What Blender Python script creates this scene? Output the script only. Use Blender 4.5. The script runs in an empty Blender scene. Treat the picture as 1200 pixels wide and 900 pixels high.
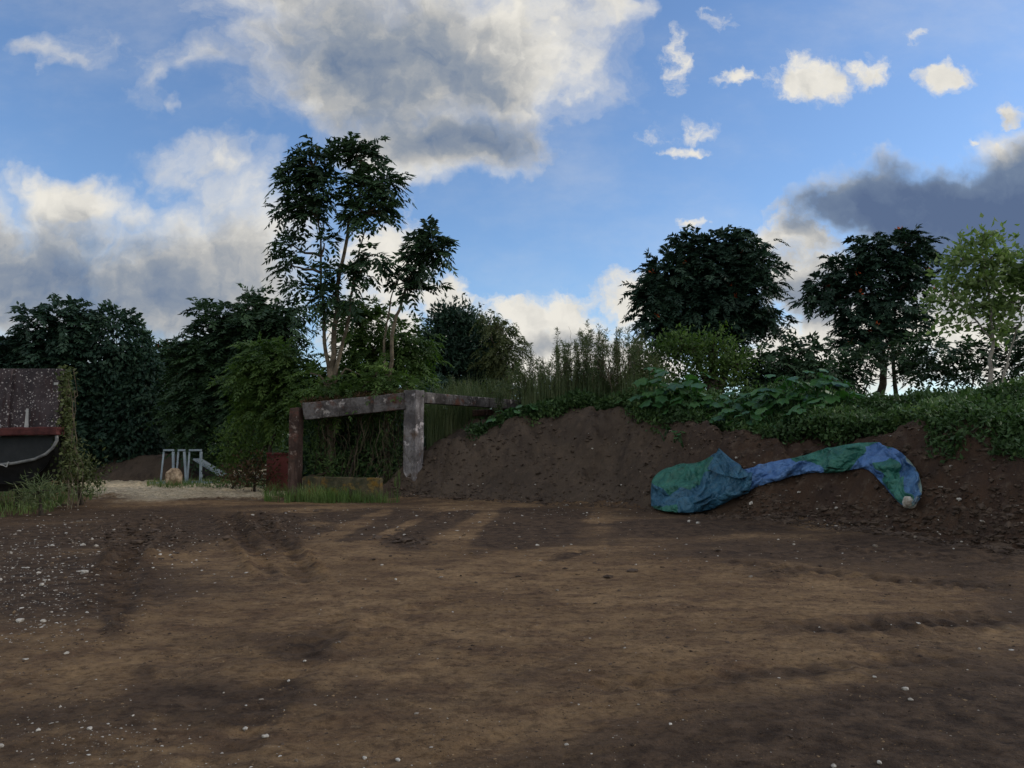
import bpy, math, random
import numpy as np
from mathutils import Vector, Matrix

rng = np.random.default_rng(7)
random.seed(7)
SC = bpy.context.scene
COL = SC.collection
F, HZ, H = 901.0, 520.0, 1.6            # focal length in photo pixels, horizon row, eye height
PITCH = math.atan((HZ - 450.0) / F)
CP, SP = math.cos(PITCH), math.sin(PITCH)

# ------------------------------------------------------------------ helpers
def W(px, py, Y):
    """point in the world seen at a photo pixel, at depth Y in metres"""
    a, b = (px - 600.0) / F, (450.0 - py) / F
    dy, dz = CP - b * SP, SP + b * CP
    k = Y / dy
    return np.array([a * k, Y, H + dz * k])

def sm(t):
    t = np.clip(t, 0, 1)
    return t * t * (3 - 2 * t)

def _h(ix, iy, iz, seed):
    n = (ix.astype(np.int64) * 374761393 + iy.astype(np.int64) * 668265263 + iz.astype(np.int64) * 2147483647 + seed * 974711) & 0xffffffff
    n = ((n ^ (n >> 13)) * 1274126177) & 0xffffffff
    n = (n ^ (n >> 16)) & 0xffffffff
    return n / 4294967295.0

def n2(x, y, seed=0):
    x = np.asarray(x, float); y = np.asarray(y, float)
    ix, iy = np.floor(x), np.floor(y)
    fx, fy = x - ix, y - iy
    fx, fy = fx * fx * (3 - 2 * fx), fy * fy * (3 - 2 * fy)
    z = np.zeros_like(ix)
    a, b = _h(ix, iy, z, seed), _h(ix + 1, iy, z, seed)
    c, d = _h(ix, iy + 1, z, seed), _h(ix + 1, iy + 1, z, seed)
    return (a * (1 - fx) + b * fx) * (1 - fy) + (c * (1 - fx) + d * fx) * fy

def fbm(x, y, s, oct=4, seed=0, gain=0.5):
    r, a, t = 0, 1.0, 0
    for o in range(oct):
        r = r + a * (n2(x / s + 17.3 * o, y / s - 9.1 * o, seed + o) - 0.5)
        t += a; a *= gain; s *= 0.5
    return r / t * 2

def n3(p, s, seed=0):
    q = p / s
    i = np.floor(q); f = q - i; f = f * f * (3 - 2 * f)
    r = 0
    for dx in (0, 1):
        for dy in (0, 1):
            for dz in (0, 1):
                w = (f[:, 0] if dx else 1 - f[:, 0]) * (f[:, 1] if dy else 1 - f[:, 1]) * (f[:, 2] if dz else 1 - f[:, 2])
                r = r + w * _h(i[:, 0] + dx, i[:, 1] + dy, i[:, 2] + dz, seed)
    return r

def nrm(v):
    return v / np.maximum(np.linalg.norm(v, axis=-1, keepdims=True), 1e-9)

def link(o, parent=None):
    COL.objects.link(o)
    if parent is not None:
        o.parent = parent
    return o

def base_of(p):
    v = Vector((0, 0, 0))
    while p is not None: v = v + p.location; p = p.parent
    return v

def mesh_np(name, V, Fc, mat, parent=None, attrs=None, smooth=False, origin=None):
    """one mesh object out of arrays; Fc is (M,3) or (M,4)"""
    V = np.asarray(V, np.float32); Fc = np.asarray(Fc, np.int32)
    if parent is not None:
        V = V - np.array(base_of(parent), np.float32)
    elif origin is not None:
        V = V - np.asarray(origin, np.float32)
    me = bpy.data.meshes.new(name)
    k = Fc.shape[1]
    me.vertices.add(len(V)); me.vertices.foreach_set('co', V.ravel())
    me.loops.add(Fc.size); me.loops.foreach_set('vertex_index', Fc.ravel())
    me.polygons.add(len(Fc)); me.polygons.foreach_set('loop_start', np.arange(0, Fc.size, k, dtype=np.int32))
    me.polygons.foreach_set('use_smooth', np.full(len(Fc), smooth))
    for an, av in (attrs or {}).items():
        at = me.attributes.new(an, 'FLOAT', 'POINT'); at.data.foreach_set('value', np.asarray(av, np.float32))
    me.materials.append(mat)
    me.update(calc_edges=True); me.validate()
    o = bpy.data.objects.new(name, me)
    if parent is None and origin is not None:
        o.location = [float(c) for c in origin]
    return link(o, parent)

class MB:
    """collects boxes and tubes for ONE mesh"""
    def __init__(s): s.v, s.f = [], []
    def add(s, v, f):
        b = len(s.v); s.v += [tuple(map(float, p)) for p in v]; s.f += [tuple(i + b for i in q) for q in f]
    def box(s, c, half, ax=None, jit=0.0):
        ax = ax if ax is not None else np.eye(3)
        c = np.asarray(c, float); v = []
        for i in (-1, 1):
            for j in (-1, 1):
                for k in (-1, 1):
                    v.append(c + ax[0] * i * half[0] + ax[1] * j * half[1] + ax[2] * k * half[2] + (rng.normal(size=3) * jit if jit else 0))
        s.add(v, [(0, 1, 3, 2), (4, 6, 7, 5), (0, 4, 5, 1), (2, 3, 7, 6), (0, 2, 6, 4), (1, 5, 7, 3)])
    def bar(s, a, b, w, h, up=(0, 0, 1), jit=0.0):
        a = np.asarray(a, float); b = np.asarray(b, float)
        d = nrm(b - a); x = nrm(np.cross(d, up)); z = np.cross(x, d)
        s.box((a + b) / 2, (np.linalg.norm(b - a) / 2, w / 2, h / 2), np.array([d, x, z]), jit)
    def tube(s, pts, rad, n=6):
        pts = np.asarray(pts, float)
        if np.isscalar(rad): rad = [rad] * len(pts)
        ref = np.array([0.31, 0.87, 0.2]); rings = []
        for i, p in enumerate(pts):
            d = nrm(pts[min(i + 1, len(pts) - 1)] - pts[max(i - 1, 0)])
            if abs(np.dot(d, nrm(ref))) > 0.95: ref = np.array([1.0, 0.1, 0])
            x = nrm(np.cross(d, ref)); y = np.cross(d, x)
            rings.append([p + (x * math.cos(a) + y * math.sin(a)) * rad[i] for a in np.linspace(0, 2 * math.pi, n, endpoint=False)])
        v = [q for r in rings for q in r] + [pts[0], pts[-1]]
        m = len(pts)
        f = [(i * n + j, i * n + (j + 1) % n, (i + 1) * n + (j + 1) % n, (i + 1) * n + j) for i in range(m - 1) for j in range(n)]
        f += [(m * n, (j + 1) % n, j) for j in range(n)] + [(m * n + 1, (m - 1) * n + j, (m - 1) * n + (j + 1) % n) for j in range(n)]
        s.add(v, f)
    def build(s, name, mat, parent=None, smooth=False, bevel=0.0, origin=None):
        off = base_of(parent) if parent is not None else Vector([float(c) for c in origin]) if origin is not None else Vector((0, 0, 0))
        me = bpy.data.meshes.new(name)
        me.from_pydata([tuple(Vector(p) - off) for p in s.v], [], s.f)
        me.materials.append(mat); me.update()
        if smooth: me.polygons.foreach_set('use_smooth', [True] * len(me.polygons))
        o = bpy.data.objects.new(name, me)
        if parent is None: o.location = off
        link(o, parent)
        if bevel:
            m = o.modifiers.new('bevel', 'BEVEL'); m.width = bevel; m.segments = 2; m.limit_method = 'ANGLE'
        return o

def tag(o, label=None, cat=None, group=None, kind=None):
    if label: o['label'] = label
    if cat: o['category'] = cat
    if group: o['group'] = group
    if kind: o['kind'] = kind
    return o

def thing(name, loc, label, cat, group=None):
    o = bpy.data.objects.new(name, None); o.location = [float(c) for c in loc]; o.empty_display_size = 0.3
    return tag(link(o), label, cat, group)

# ------------------------------------------------------------------ materials
def new_mat(name):
    m = bpy.data.materials.new(name); m.use_nodes = True
    nt = m.node_tree; nt.nodes.clear()
    out = nt.nodes.new('ShaderNodeOutputMaterial')
    return m, nt, out

class NT:
    def __init__(s, nt): s.nt = nt
    def n(s, t, **kw):
        nd = s.nt.nodes.new(t)
        for k, v in kw.items(): setattr(nd, k, v)
        return nd
    def put(s, sock, v):
        if isinstance(v, bpy.types.NodeSocket): s.nt.links.new(v, sock)
        else: sock.default_value = v
    def math(s, op, a, b=0.0, c=0.0, clamp=False):
        nd = s.n('ShaderNodeMath', operation=op, use_clamp=clamp)
        for i, v in enumerate((a, b, c)): s.put(nd.inputs[i], v)
        return nd.outputs[0]
    def vec(s, op, a, b=(0, 0, 0), c=(0, 0, 0)):
        nd = s.n('ShaderNodeVectorMath', operation=op)
        s.put(nd.inputs[0], a); s.put(nd.inputs[1], b)
        if op == 'MULTIPLY_ADD': s.put(nd.inputs[2], c)
        return nd.outputs['Value'] if op in ('LENGTH', 'DOT_PRODUCT') else nd.outputs[0]
    def noise(s, vec, scale, detail=4, rough=0.55, color=False):
        nd = s.n('ShaderNodeTexNoise'); s.put(nd.inputs['Vector'], vec)
        nd.inputs['Scale'].default_value = scale; nd.inputs['Detail'].default_value = detail; nd.inputs['Roughness'].default_value = rough
        return nd.outputs['Color' if color else 0]
    def mix(s, f, a, b, blend='MIX'):
        nd = s.n('ShaderNodeMix', data_type='RGBA', blend_type=blend)
        s.put(nd.inputs[0], f); s.put(nd.inputs[6], a if isinstance(a, bpy.types.NodeSocket) else (*a, 1)); s.put(nd.inputs[7], b if isinstance(b, bpy.types.NodeSocket) else (*b, 1))
        return nd.outputs[2]
    def ramp(s, f, stops, interp='LINEAR'):
        nd = s.n('ShaderNodeValToRGB'); s.put(nd.inputs[0], f); cr = nd.color_ramp; cr.interpolation = interp
        while len(cr.elements) < len(stops): cr.elements.new(0.5)
        for e, (p, c) in zip(cr.elements, stops):
            e.position = p; e.color = (*c, 1) if not np.isscalar(c) else (c, c, c, 1)
        return nd.outputs[0]
    def mr(s, v, a, b, c=0.0, d=1.0, smooth=True):
        nd = s.n('ShaderNodeMapRange'); nd.interpolation_type = 'SMOOTHSTEP' if smooth else 'LINEAR'
        s.put(nd.inputs[0], v)
        for i, q in enumerate((a, b, c, d)): nd.inputs[1 + i].default_value = q
        return nd.outputs[0]
    def attr(s, name):
        nd = s.n('ShaderNodeAttribute', attribute_name=name); return nd.outputs['Fac']
    def geo(s, which='Position'): return s.n('ShaderNodeNewGeometry').outputs[which]
    def obj(s): return s.n('ShaderNodeTexCoord').outputs['Object']
    def bsdf(s, out, color, rough=0.8, spec=0.3, bump=None, dist=0.02, strength=1.0, metal=0.0):
        p = s.n('ShaderNodeBsdfPrincipled')
        s.put(p.inputs['Base Color'], color if isinstance(color, bpy.types.NodeSocket) else (*color, 1))
        s.put(p.inputs['Roughness'], rough); p.inputs['Specular IOR Level'].default_value = spec; s.put(p.inputs['Metallic'], metal)
        if bump is not None:
            b = s.n('ShaderNodeBump'); b.inputs['Distance'].default_value = dist; b.inputs['Strength'].default_value = strength
            s.put(b.inputs['Height'], bump); s.nt.links.new(b.outputs[0], p.inputs['Normal'])
        if out is not None: s.nt.links.new(p.outputs[0], out.inputs[0])
        return p

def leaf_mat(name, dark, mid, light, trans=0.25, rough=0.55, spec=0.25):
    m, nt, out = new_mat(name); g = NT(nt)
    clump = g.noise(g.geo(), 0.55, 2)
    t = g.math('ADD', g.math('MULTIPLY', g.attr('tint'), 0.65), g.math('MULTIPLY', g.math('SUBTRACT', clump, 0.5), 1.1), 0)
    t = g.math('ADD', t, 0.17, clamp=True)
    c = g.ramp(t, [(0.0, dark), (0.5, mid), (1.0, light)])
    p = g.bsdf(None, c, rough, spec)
    tr = g.n('ShaderNodeBsdfTranslucent'); g.put(tr.inputs[0], g.mix(1.0, c, (1.0, 1.25, 0.55), 'MULTIPLY'))
    mx = g.n('ShaderNodeMixShader'); mx.inputs[0].default_value = trans
    nt.links.new(p.outputs[0], mx.inputs[1]); nt.links.new(tr.outputs[0], mx.inputs[2]); nt.links.new(mx.outputs[0], out.inputs[0])
    return m

def plain(name, c1, c2, scale=3.0, rough=0.8, spec=0.3, bump=0.01, detail=6, metal=0.0):
    m, nt, out = new_mat(name); g = NT(nt)
    v = g.obj(); a = g.noise(v, scale, detail, 0.65)
    c = g.mix(g.mr(a, 0.35, 0.65), c1, c2)
    g.bsdf(out, c, rough, spec, g.noise(v, scale * 5, 5), bump, metal=metal)
    return m

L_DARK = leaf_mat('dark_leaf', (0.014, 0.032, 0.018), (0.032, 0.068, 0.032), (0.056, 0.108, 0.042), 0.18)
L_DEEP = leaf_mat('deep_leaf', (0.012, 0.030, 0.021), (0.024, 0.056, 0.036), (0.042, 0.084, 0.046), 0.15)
L_MID = leaf_mat('green_leaf', (0.034, 0.064, 0.018), (0.070, 0.125, 0.030), (0.125, 0.195, 0.045), 0.28)
L_LIGHT = leaf_mat('light_leaf', (0.10, 0.15, 0.055), (0.19, 0.26, 0.10), (0.30, 0.37, 0.16), 0.4)
L_BROAD = leaf_mat('broad_leaf', (0.024, 0.068, 0.024), (0.048, 0.135, 0.040), (0.090, 0.205, 0.058), 0.25, 0.42, 0.35)
L_CREEP = leaf_mat('creeper_leaf', (0.026, 0.052, 0.020), (0.060, 0.115, 0.038), (0.135, 0.205, 0.065), 0.2)
L_OLIVE = leaf_mat('olive_leaf', (0.045, 0.062, 0.022), (0.085, 0.105, 0.040), (0.14, 0.155, 0.062), 0.25)
L_RUST = leaf_mat('rusty_leaf', (0.055, 0.040, 0.018), (0.10, 0.055, 0.030), (0.15, 0.080, 0.040), 0.15)
L_GRASS = leaf_mat('grass_blade', (0.055, 0.095, 0.028), (0.100, 0.165, 0.045), (0.19, 0.23, 0.085), 0.25)
L_WEED = leaf_mat('weed_leaf', (0.045, 0.070, 0.030), (0.100, 0.135, 0.058), (0.21, 0.230, 0.12), 0.25)
L_DRY = leaf_mat('dry_stem_leaf', (0.10, 0.075, 0.045), (0.18, 0.14, 0.09), (0.28, 0.24, 0.16), 0.2)
M_BARK = plain('pale_bark', (0.075, 0.060, 0.042), (0.19, 0.155, 0.11), 4.0, 0.9, 0.1, 0.02)
M_BARKD = plain('dark_bark', (0.035, 0.028, 0.022), (0.08, 0.065, 0.05), 4.0, 0.9, 0.1, 0.02)
M_VINE = plain('brown_vine', (.045, .035, .024), (.11, .09, .06), 4, .9, .1, .01)
M_BARKW = plain('grey_white_bark', (0.16, 0.14, 0.12), (0.36, 0.33, 0.28), 5.0, 0.9, 0.1, 0.01)
M_FLOWER = plain('orange_flower', (0.35, 0.06, 0.02), (0.50, 0.12, 0.03), 3.0, 0.6)
M_WHITEFL = plain('white_flower', (0.55, 0.55, 0.48), (0.75, 0.74, 0.66), 3.0, 0.6)
M_STONE, nt, out = new_mat('pale_stone'); g = NT(nt); v = g.geo()
c = g.ramp(g.noise(v, 7.0, 3, .6), [(.32, (.13, .10, .075)), (.43, (.28, .245, .20)), (.55, (.48, .45, .40)), (.70, (.66, .63, .58))])
c = g.mix(g.math('MULTIPLY', g.mr(g.noise(v, 60, 3), .45, .7), .4), c, (.16, .12, .085)); g.bsdf(out, c, .9, .2, g.noise(v, 70, 3), .004)
M_GRIT = plain('tan_grit', (0.07, 0.045, 0.028), (0.26, 0.18, 0.105), 9.0, 0.95, 0.1, 0.004)
M_CLOD = plain('soil_clod', (0.042, 0.030, 0.023), (0.110, 0.080, 0.060), 4.0, 0.95, 0.1, 0.01)
M_STEEL = plain('galvanised_steel', (0.20, 0.25, 0.29), (0.38, 0.45, 0.50), 2.0, 0.5, 0.5, 0.002, metal=0.3)
M_TAN = plain('tan_rock', (0.20, 0.14, 0.09), (0.50, 0.38, 0.26), 5.0, 0.9, 0.2, 0.02)
M_REDSHEET = plain('red_sheet', (0.13, 0.032, 0.032), (0.20, 0.055, 0.05), 1.2, 0.75, 0.3, 0.002)

# ------------------------------------------------------------------ terrain
def yrow(py): return H * F / (py - HZ)
_tp = [300, 440, 448, 478, 520, 560, 620, 660, 720, 760, 820, 870, 920, 980, 1040, 1100, 1150, 1200, 1400, 1900]
_bp = np.interp(_tp, [300, 450, 520, 620, 700, 780, 860, 950, 1050, 1130, 1200, 1400, 1900], [584, 584, 586, 588, 590, 598, 606, 616, 628, 638, 646, 665, 690])
_cp = [584, 584, 572, 549, 517, 509, 488, 477, 475, 487, 502, 511, 519, 521, 511, 497, 500, 503, 505, 505]
_yb = np.array([yrow(b) for b in _bp])
_k = (HZ - np.array(_cp, float)) / F
_sl = 0.85
_zc = np.maximum((H + _k * _yb) / (1 - _k / _sl), 0.0); _zc[0] = _zc[1] = 0.0
_yc = _yb + np.maximum(_zc, 0.3) / _sl
_z2 = np.interp(_tp, [440, 470, 500, 530, 580, 720, 800, 900, 980, 1100, 1300], [0, 0.5, 1.5, 2.35, 2.65, 2.85, 2.75, 2.5, 2.5, 2.5, 2.55])

def upx(x, y): return 600 + F * x / np.maximum(y, 1.0)
def bank_params(x, y):
    p = upx(x, y)
    p = p + 9 * fbm(x, y, 1.6, 3, 41) * (p > 455)
    return p, np.interp(p, _tp, _yb), np.interp(p, _tp, _yc), np.interp(p, _tp, _zc), np.interp(p, _tp, _z2)

def bank_t(x, y):
    p, yb, yc, zc, z2 = bank_params(x, y)
    return (y - yb) / (yc - yb), p

def zt(x, y):
    """terrain height without the fine grain"""
    x = np.asarray(x, float); y = np.asarray(y, float)
    p, yb, yc, zc, z2 = bank_params(x, y)
    t = (y - yb) / (yc - yb)
    prof = np.where(t < 1, 0.35 * np.clip(t, 0, 1) + 0.65 * sm(t), 1)
    z = zc * prof + np.maximum(z2 - zc, -0.3) * sm((y - yc) / 3.5)
    on = sm(t * 2.5) * np.clip(zc, 0, 1)
    face = on * (1 - 0.6 * sm((t - 0.9) * 2))
    z = z + face * ((0.28 + 0.14 * sm((p - 740) / 80)) * fbm(x, y, 1.7, 4, 5) + 0.22 * fbm(x, y, 0.6, 4, 9) - 0.16 * np.clip(1 - np.abs(fbm(x, y * .35, 0.8, 2, 14)) * 5, 0, 1))
    # a spill of loose soil along the foot
    z = z + np.clip(zc, 0, 1) * 0.10 * np.exp(-((y - yb + 0.2) / 0.8) ** 2) * (0.6 + fbm(x, y, 1.1, 2, 12))
    return z

def spots(px, py, lst):
    r = np.zeros_like(px)
    for cx, cy, rx, ry, a in lst:
        r = np.maximum(r, a * np.exp(-(((px - cx) / rx) ** 2 + ((py - cy) / ry) ** 2)))
    return r
MUD = [(175, 628, 48, 14, 1), (150, 655, 22, 18, .8), (325, 616, 34, 14, 1), (345, 640, 22, 14, .8), (482, 631, 17, 7, 1), (145, 728, 14, 14, .9), (520, 604, 26, 5, .8),
       (1048, 729, 36, 8, .9), (700, 700, 40, 6, .4), (905, 672, 40, 5, .6), (1130, 680, 60, 7, .6), (180, 775, 16, 8, .6), (170, 830, 16, 9, .4), (330, 880, 20, 6, .4), (1000, 640, 60, 8, .6), (900, 612, 60, 10, .6), (1170, 650, 40, 10, .7)]

RM = [0.0]
def fine(x, y, p, t, py):
    mud = np.clip(spots(p, py, MUD), 0, 1)
    face = sm((t + 0.15) * 5)
    r = 1 - np.abs(fbm(x, y, 0.22, 3, 33))
    z = 0.05 * fbm(x, y, 2.2, 3, 20) * (1 - face)
    z = z + (0.017 + 0.055 * mud + 0.085 * face) * fbm(x, y, 0.34, 4, 22)
    z = z + (0.011 + 0.02 * mud + 0.045 * face) * fbm(x, y, 0.09, 3, 27)
    z = z + mud * 0.05 * np.clip(fbm(x, y, 0.16, 3, 30), 0, 1)
    # ruts pressed by tyres
    for (x0, y0, x1, y1, w, d) in RUTS:
        dx, dy = x1 - x0, y1 - y0; L = math.hypot(dx, dy)
        s = ((x - x0) * dx + (y - y0) * dy) / L / L; q = ((x - x0) * dy - (y - y0) * dx) / L
        q = q + 0.08 * fbm(x, y, 2.0, 2, 50)
        win = sm(s * 6) * sm((1 - s) * 6)
        RM[0] = np.maximum(RM[0], win * np.exp(-(q / (1.5 * w)) ** 2)) if np.ndim(RM[0]) == 0 or np.shape(RM[0]) == np.shape(win) else RM[0]
        z = z + win * d * 1.5 * (-np.exp(-(q / w) ** 2) + 0.7 * np.exp(-((np.abs(q) - 1.7 * w) / (0.6 * w)) ** 2)) * (0.55 + 0.45 * np.sin(s * L * 2 * math.pi / 0.22))
    return z, mud, face
def gp(px, py):
    Y = yrow(py); return ((px - 600) / F * Y, Y)
def rut(a, b, w=.13, d=.035): return (*gp(*a), *gp(*b), w, d)
RUTS = [rut((378, 690), (292, 596), .15, .06), rut((345, 684), (262, 598), .15, .06), rut((140, 745), (165, 605), .15), rut((120, 690), (200, 600)), rut((620, 665), (690, 640), .1, .02),
        rut((1200, 690), (820, 655), .12, .03), rut((1200, 720), (900, 735), .14, .03), rut((1200, 660), (950, 640), .12, .03), rut((1150, 760), (640, 800), .12, .018),
        rut((300, 770), (560, 690), .12, .018), rut((240, 900), (420, 700), .12, .016)]

NU, NY = 820, 720
uu = np.linspace(-1.05, 1.05, NU)
yy = np.concatenate([np.geomspace(2.2, 16, 380, endpoint=False), np.linspace(16, 30, 240, endpoint=False), np.geomspace(30, 75, NY - 620)])
U, Yg = np.meshgrid(uu, yy)
X = U * Yg
tt, pp = bank_t(X, Yg)
pyy = HZ + H * F / Yg
zf, mud, face = fine(X, Yg, upx(X, Yg), tt, pyy)
Z = zt(X, Yg) + zf
ruts = RM[0] + 0 * X
pxg = upx(X, Yg)
# soils
dist = fbm(X, Yg, 2.5, 4, 60)
pale = sm((yrow(592) * 0 + Yg - 17.0 - 4 * dist) / 10) * sm((470 - pxg + 40 * dist) / 60) * sm((pxg - 60 + 30 * dist) / 60)
pale = np.clip(pale, 0, 1)
pale = np.maximum(pale, np.clip(spots(pxg, pyy, [(228, 713, 14, 4, .8), (548, 814, 26, 10, .55), (265, 706, 30, 5, .25), (90, 712, 24, 5, .3), (1160, 735, 45, 16, .4), (1180, 690, 50, 8, .35), (690, 885, 30, 10, .3), (790, 706, 14, 4, .4)]) * (0.8 + 0.8 * dist), 0, 1))
topsoil_and_light = spots(pxg, pyy, [(60, 660, 130, 60, .75), (240, 618, 150, 20, .8), (400, 625, 60, 12, .6), (640, 614, 52, 26, .75), (800, 612, 90, 16, .8), (470, 604, 90, 12, .7), (1100, 650, 170, 22, .8), (1100, 870, 280, 70, .75), (60, 880, 200, 50, .4), (640, 780, 110, 26, .3), (300, 740, 120, 24, .3), (640, 620, 20, 22, .6),
                           (480, 632, 40, 10, .7), (850, 900, 360, 50, .6), (450, 900, 260, 40, .5), (1190, 700, 60, 30, .35), (230, 800, 60, 40, .3), (860, 640, 120, 12, .5)])
def seg(ax, ay, bx, by, w0, w1):
    t_ = np.clip(((pxg - ax) * (bx - ax) + (pyy - ay) * (by - ay)) / ((bx - ax) ** 2 + (by - ay) ** 2), 0, 1)
    d_ = np.hypot(pxg - ax - t_ * (bx - ax), (pyy - ay - t_ * (by - ay)) * 1.6)
    return sm(1.4 - d_ / (w0 + (w1 - w0) * t_))
wob = 8 * fbm(X, Yg, .8, 3, 64)
band = sm((pyy + wob - 594) / 5) * sm((650 + 2 * wob - pyy) / 22) * sm((pxg - 350) / 50) * sm((740 - pxg) / 50)
strips = np.maximum.reduce([seg(455, 598, 330, 655, 7, 16), seg(575, 600, 505, 655, 12, 30), seg(705, 600, 690, 640, 14, 30), seg(520, 596, 400, 650, 4, 8)])
topsoil_and_light = np.maximum(topsoil_and_light * (1 - .75 * strips * sm((650 - pyy) / 30)), band * (1 - strips) * .62)
streak = fbm(X * 0.55 + Yg * 0.18, Yg * 1.5 - X * 0.25, 1.6, 4, 71)
lit_centre = np.exp(-(((pxg - 560) / 360) ** 2 + ((pyy - 705) / 85) ** 2))  # lit middle of the tan yard, painted in as thinner topsoil
topsoil_and_light = np.clip(topsoil_and_light * 1.05 + 0.60 * streak + 0.32 - 0.34 * lit_centre + 0.6 * mud + ruts * (.34 + .6 * fbm(X, Yg, .3, 3, 77)), 0, 1)
idx = np.arange(NU * NY).reshape(NY, NU)
quads = np.stack([idx[:-1, :-1], idx[:-1, 1:], idx[1:, 1:], idx[1:, :-1]], -1).reshape(-1, 4)
isbank = (tt[:-1, :-1] > -0.02) & (pxg[:-1, :-1] > 446)
isb = isbank.ravel()

def soil_material(name, bank):
    m, nt, out = new_mat(name); g = NT(nt)
    pos = g.geo()
    big = g.noise(pos, 0.7, 5, 0.6); med = g.noise(pos, 4.5, 6, 0.65); fin = g.noise(pos, 32, 5, 0.7)
    st = g.noise(g.vec('MULTIPLY', pos, (0.9, 1.5, 1.0)), 1.7, 6, 0.68)
    if bank:
        warm = g.mr(g.attr('px'), 720, 900)
        base = g.mix(warm, (0.116, 0.086, 0.063), (0.086, 0.052, 0.034))
        c = g.mix(g.mr(big, 0.35, 0.65), base, g.mix(warm, (0.082, 0.062, 0.048), (0.058, 0.037, 0.028)))
        gul = g.noise(g.vec('MULTIPLY', pos, (1.6, .9, .9)), 2.0, 6, .7); c = g.mix(g.math('MULTIPLY', g.mr(gul, 0.48, 0.68), 0.6), c, (0.042, 0.031, 0.026)); c = g.mix(g.math('MULTIPLY', g.mr(med, 0.5, 0.7), 0.75), c, (0.135, 0.098, 0.072))
        c = g.mix(g.math('MULTIPLY', g.mr(fin, 0.5, 0.8), 0.5), c, (0.035, 0.026, 0.021))
    else:
        clay = g.mix(g.mr(big, 0.3, 0.7), (0.180, 0.112, 0.058), (0.305, 0.198, 0.104))
        clay = g.mix(g.mr(st, 0.42, 0.66), clay, (0.135, 0.082, 0.047)); st2 = g.noise(g.vec('MULTIPLY', pos, (1.3, 1.9, 1.0)), 4.2, 7, 0.72); clay = g.mix(g.math('MULTIPLY', g.mr(st2, 0.5, 0.68), .75), clay, (0.100, 0.064, 0.040)); clay = g.mix(g.math('MULTIPLY', g.mr(g.noise(g.vec('ADD', g.vec('MULTIPLY', pos, (1.2, 1.7, 1)), (7, 3, 0)), 5.0, 6, .72), .58, .72), .6), clay, (.40, .285, .17))
        top = g.mix(g.mr(med, 0.35, 0.65), (0.050, 0.032, 0.021), (0.112, 0.073, 0.046))
        f = g.math('ADD', g.attr('topsoil_and_light'), g.math('MULTIPLY', g.math('SUBTRACT', med, 0.5), 0.9))
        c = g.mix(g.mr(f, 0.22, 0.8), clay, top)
        c = g.mix(g.mr(g.math('ADD', g.attr('pale'), g.math('MULTIPLY', g.math('SUBTRACT', med, 0.5), 0.8)), 0.3, 0.75), c, g.mix(g.mr(st, 0.35, 0.7), (0.74, 0.62, 0.43), (0.50, 0.40, 0.27)))
        c = g.mix(g.math('MULTIPLY', g.mr(fin, 0.42, 0.75), 0.5), c, g.mix(1.0, c, (0.45, 0.42, 0.40), 'MULTIPLY'))
        p8 = g.noise(g.vec('MULTIPLY', pos, (1, 1.25, 1)), 11, 6, .72); c = g.mix(g.math('MULTIPLY', g.mr(p8, .47, .66), .72), c, g.mix(1.0, c, (.42, .39, .37), 'MULTIPLY')); c = g.mix(g.math('MULTIPLY', g.mr(p8, .44, .30), .45), c, g.mix(1.0, c, (1.5, 1.45, 1.35), 'MULTIPLY'))
        grain = g.noise(pos, 90, 3, 0.6)
        c = g.mix(g.math('MULTIPLY', g.mr(grain, 0.62, 0.76), 0.5), c, g.mix(1.0, c, (2.1, 2.1, 2.1), 'MULTIPLY'))
    bmp = g.math('ADD', g.math('MULTIPLY', fin, 0.5), g.math('ADD', med, g.math('MULTIPLY', g.noise(pos, 110, 3), 0.22)))
    g.bsdf(out, c, 0.92, 0.15, bmp, 0.07 if bank else 0.05, 1.0)
    return m
M_GROUND = soil_material('yard_soil', False)
M_BANK = soil_material('bank_soil', True)

def sub_mesh(name, sel, mat, attrs):
    q = quads[sel]; used = np.unique(q); remap = np.full(NU * NY, -1); remap[used] = np.arange(len(used))
    V = np.stack([X.ravel()[used], Yg.ravel()[used], Z.ravel()[used]], -1)
    return mesh_np(name, V, remap[q], mat, None, {k: v.ravel()[used] for k, v in attrs.items()}, True)
tag(sub_mesh('ground', ~isb, M_GROUND, {'pale': pale, 'topsoil_and_light': topsoil_and_light}), kind='structure')
tag(sub_mesh('terrain', isb, M_BANK, {'px': pxg}), kind='structure')
b = MB(); b.add([(-900, -900, -0.35), (900, -900, -0.35), (900, 900, -0.35), (-900, 900, -0.35)], [(0, 1, 2, 3)])
tag(b.build('land', plain('far_land', (0.10, 0.08, 0.05), (0.07, 0.08, 0.04), 0.05, 0.95)), kind='structure')

def hz(x, y):
    x = np.asarray(x, float); y = np.asarray(y, float)
    t, p = bank_t(x, y)
    return zt(x, y) + fine(x, y, upx(x, y), t, HZ + H * F / np.maximum(y, 1.0))[0]
def g1(x, y): return float(hz(np.array([x]), np.array([y]))[0])

def hit(px, py, y0=6.0, y1=45.0):
    """where the sight line through a pixel meets the terrain"""
    Y = np.linspace(y0, y1, 3000)
    a, b_ = (px - 600.0) / F, (450.0 - py) / F
    dy, dz = CP - b_ * SP, SP + b_ * CP
    x = a / dy * Y; z = H + dz / dy * Y
    g = zt(x, Y) >= z
    i = int(np.argmax(g)) if g.any() else len(Y) - 1
    return np.array([x[i], Y[i], z[i]])

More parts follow.
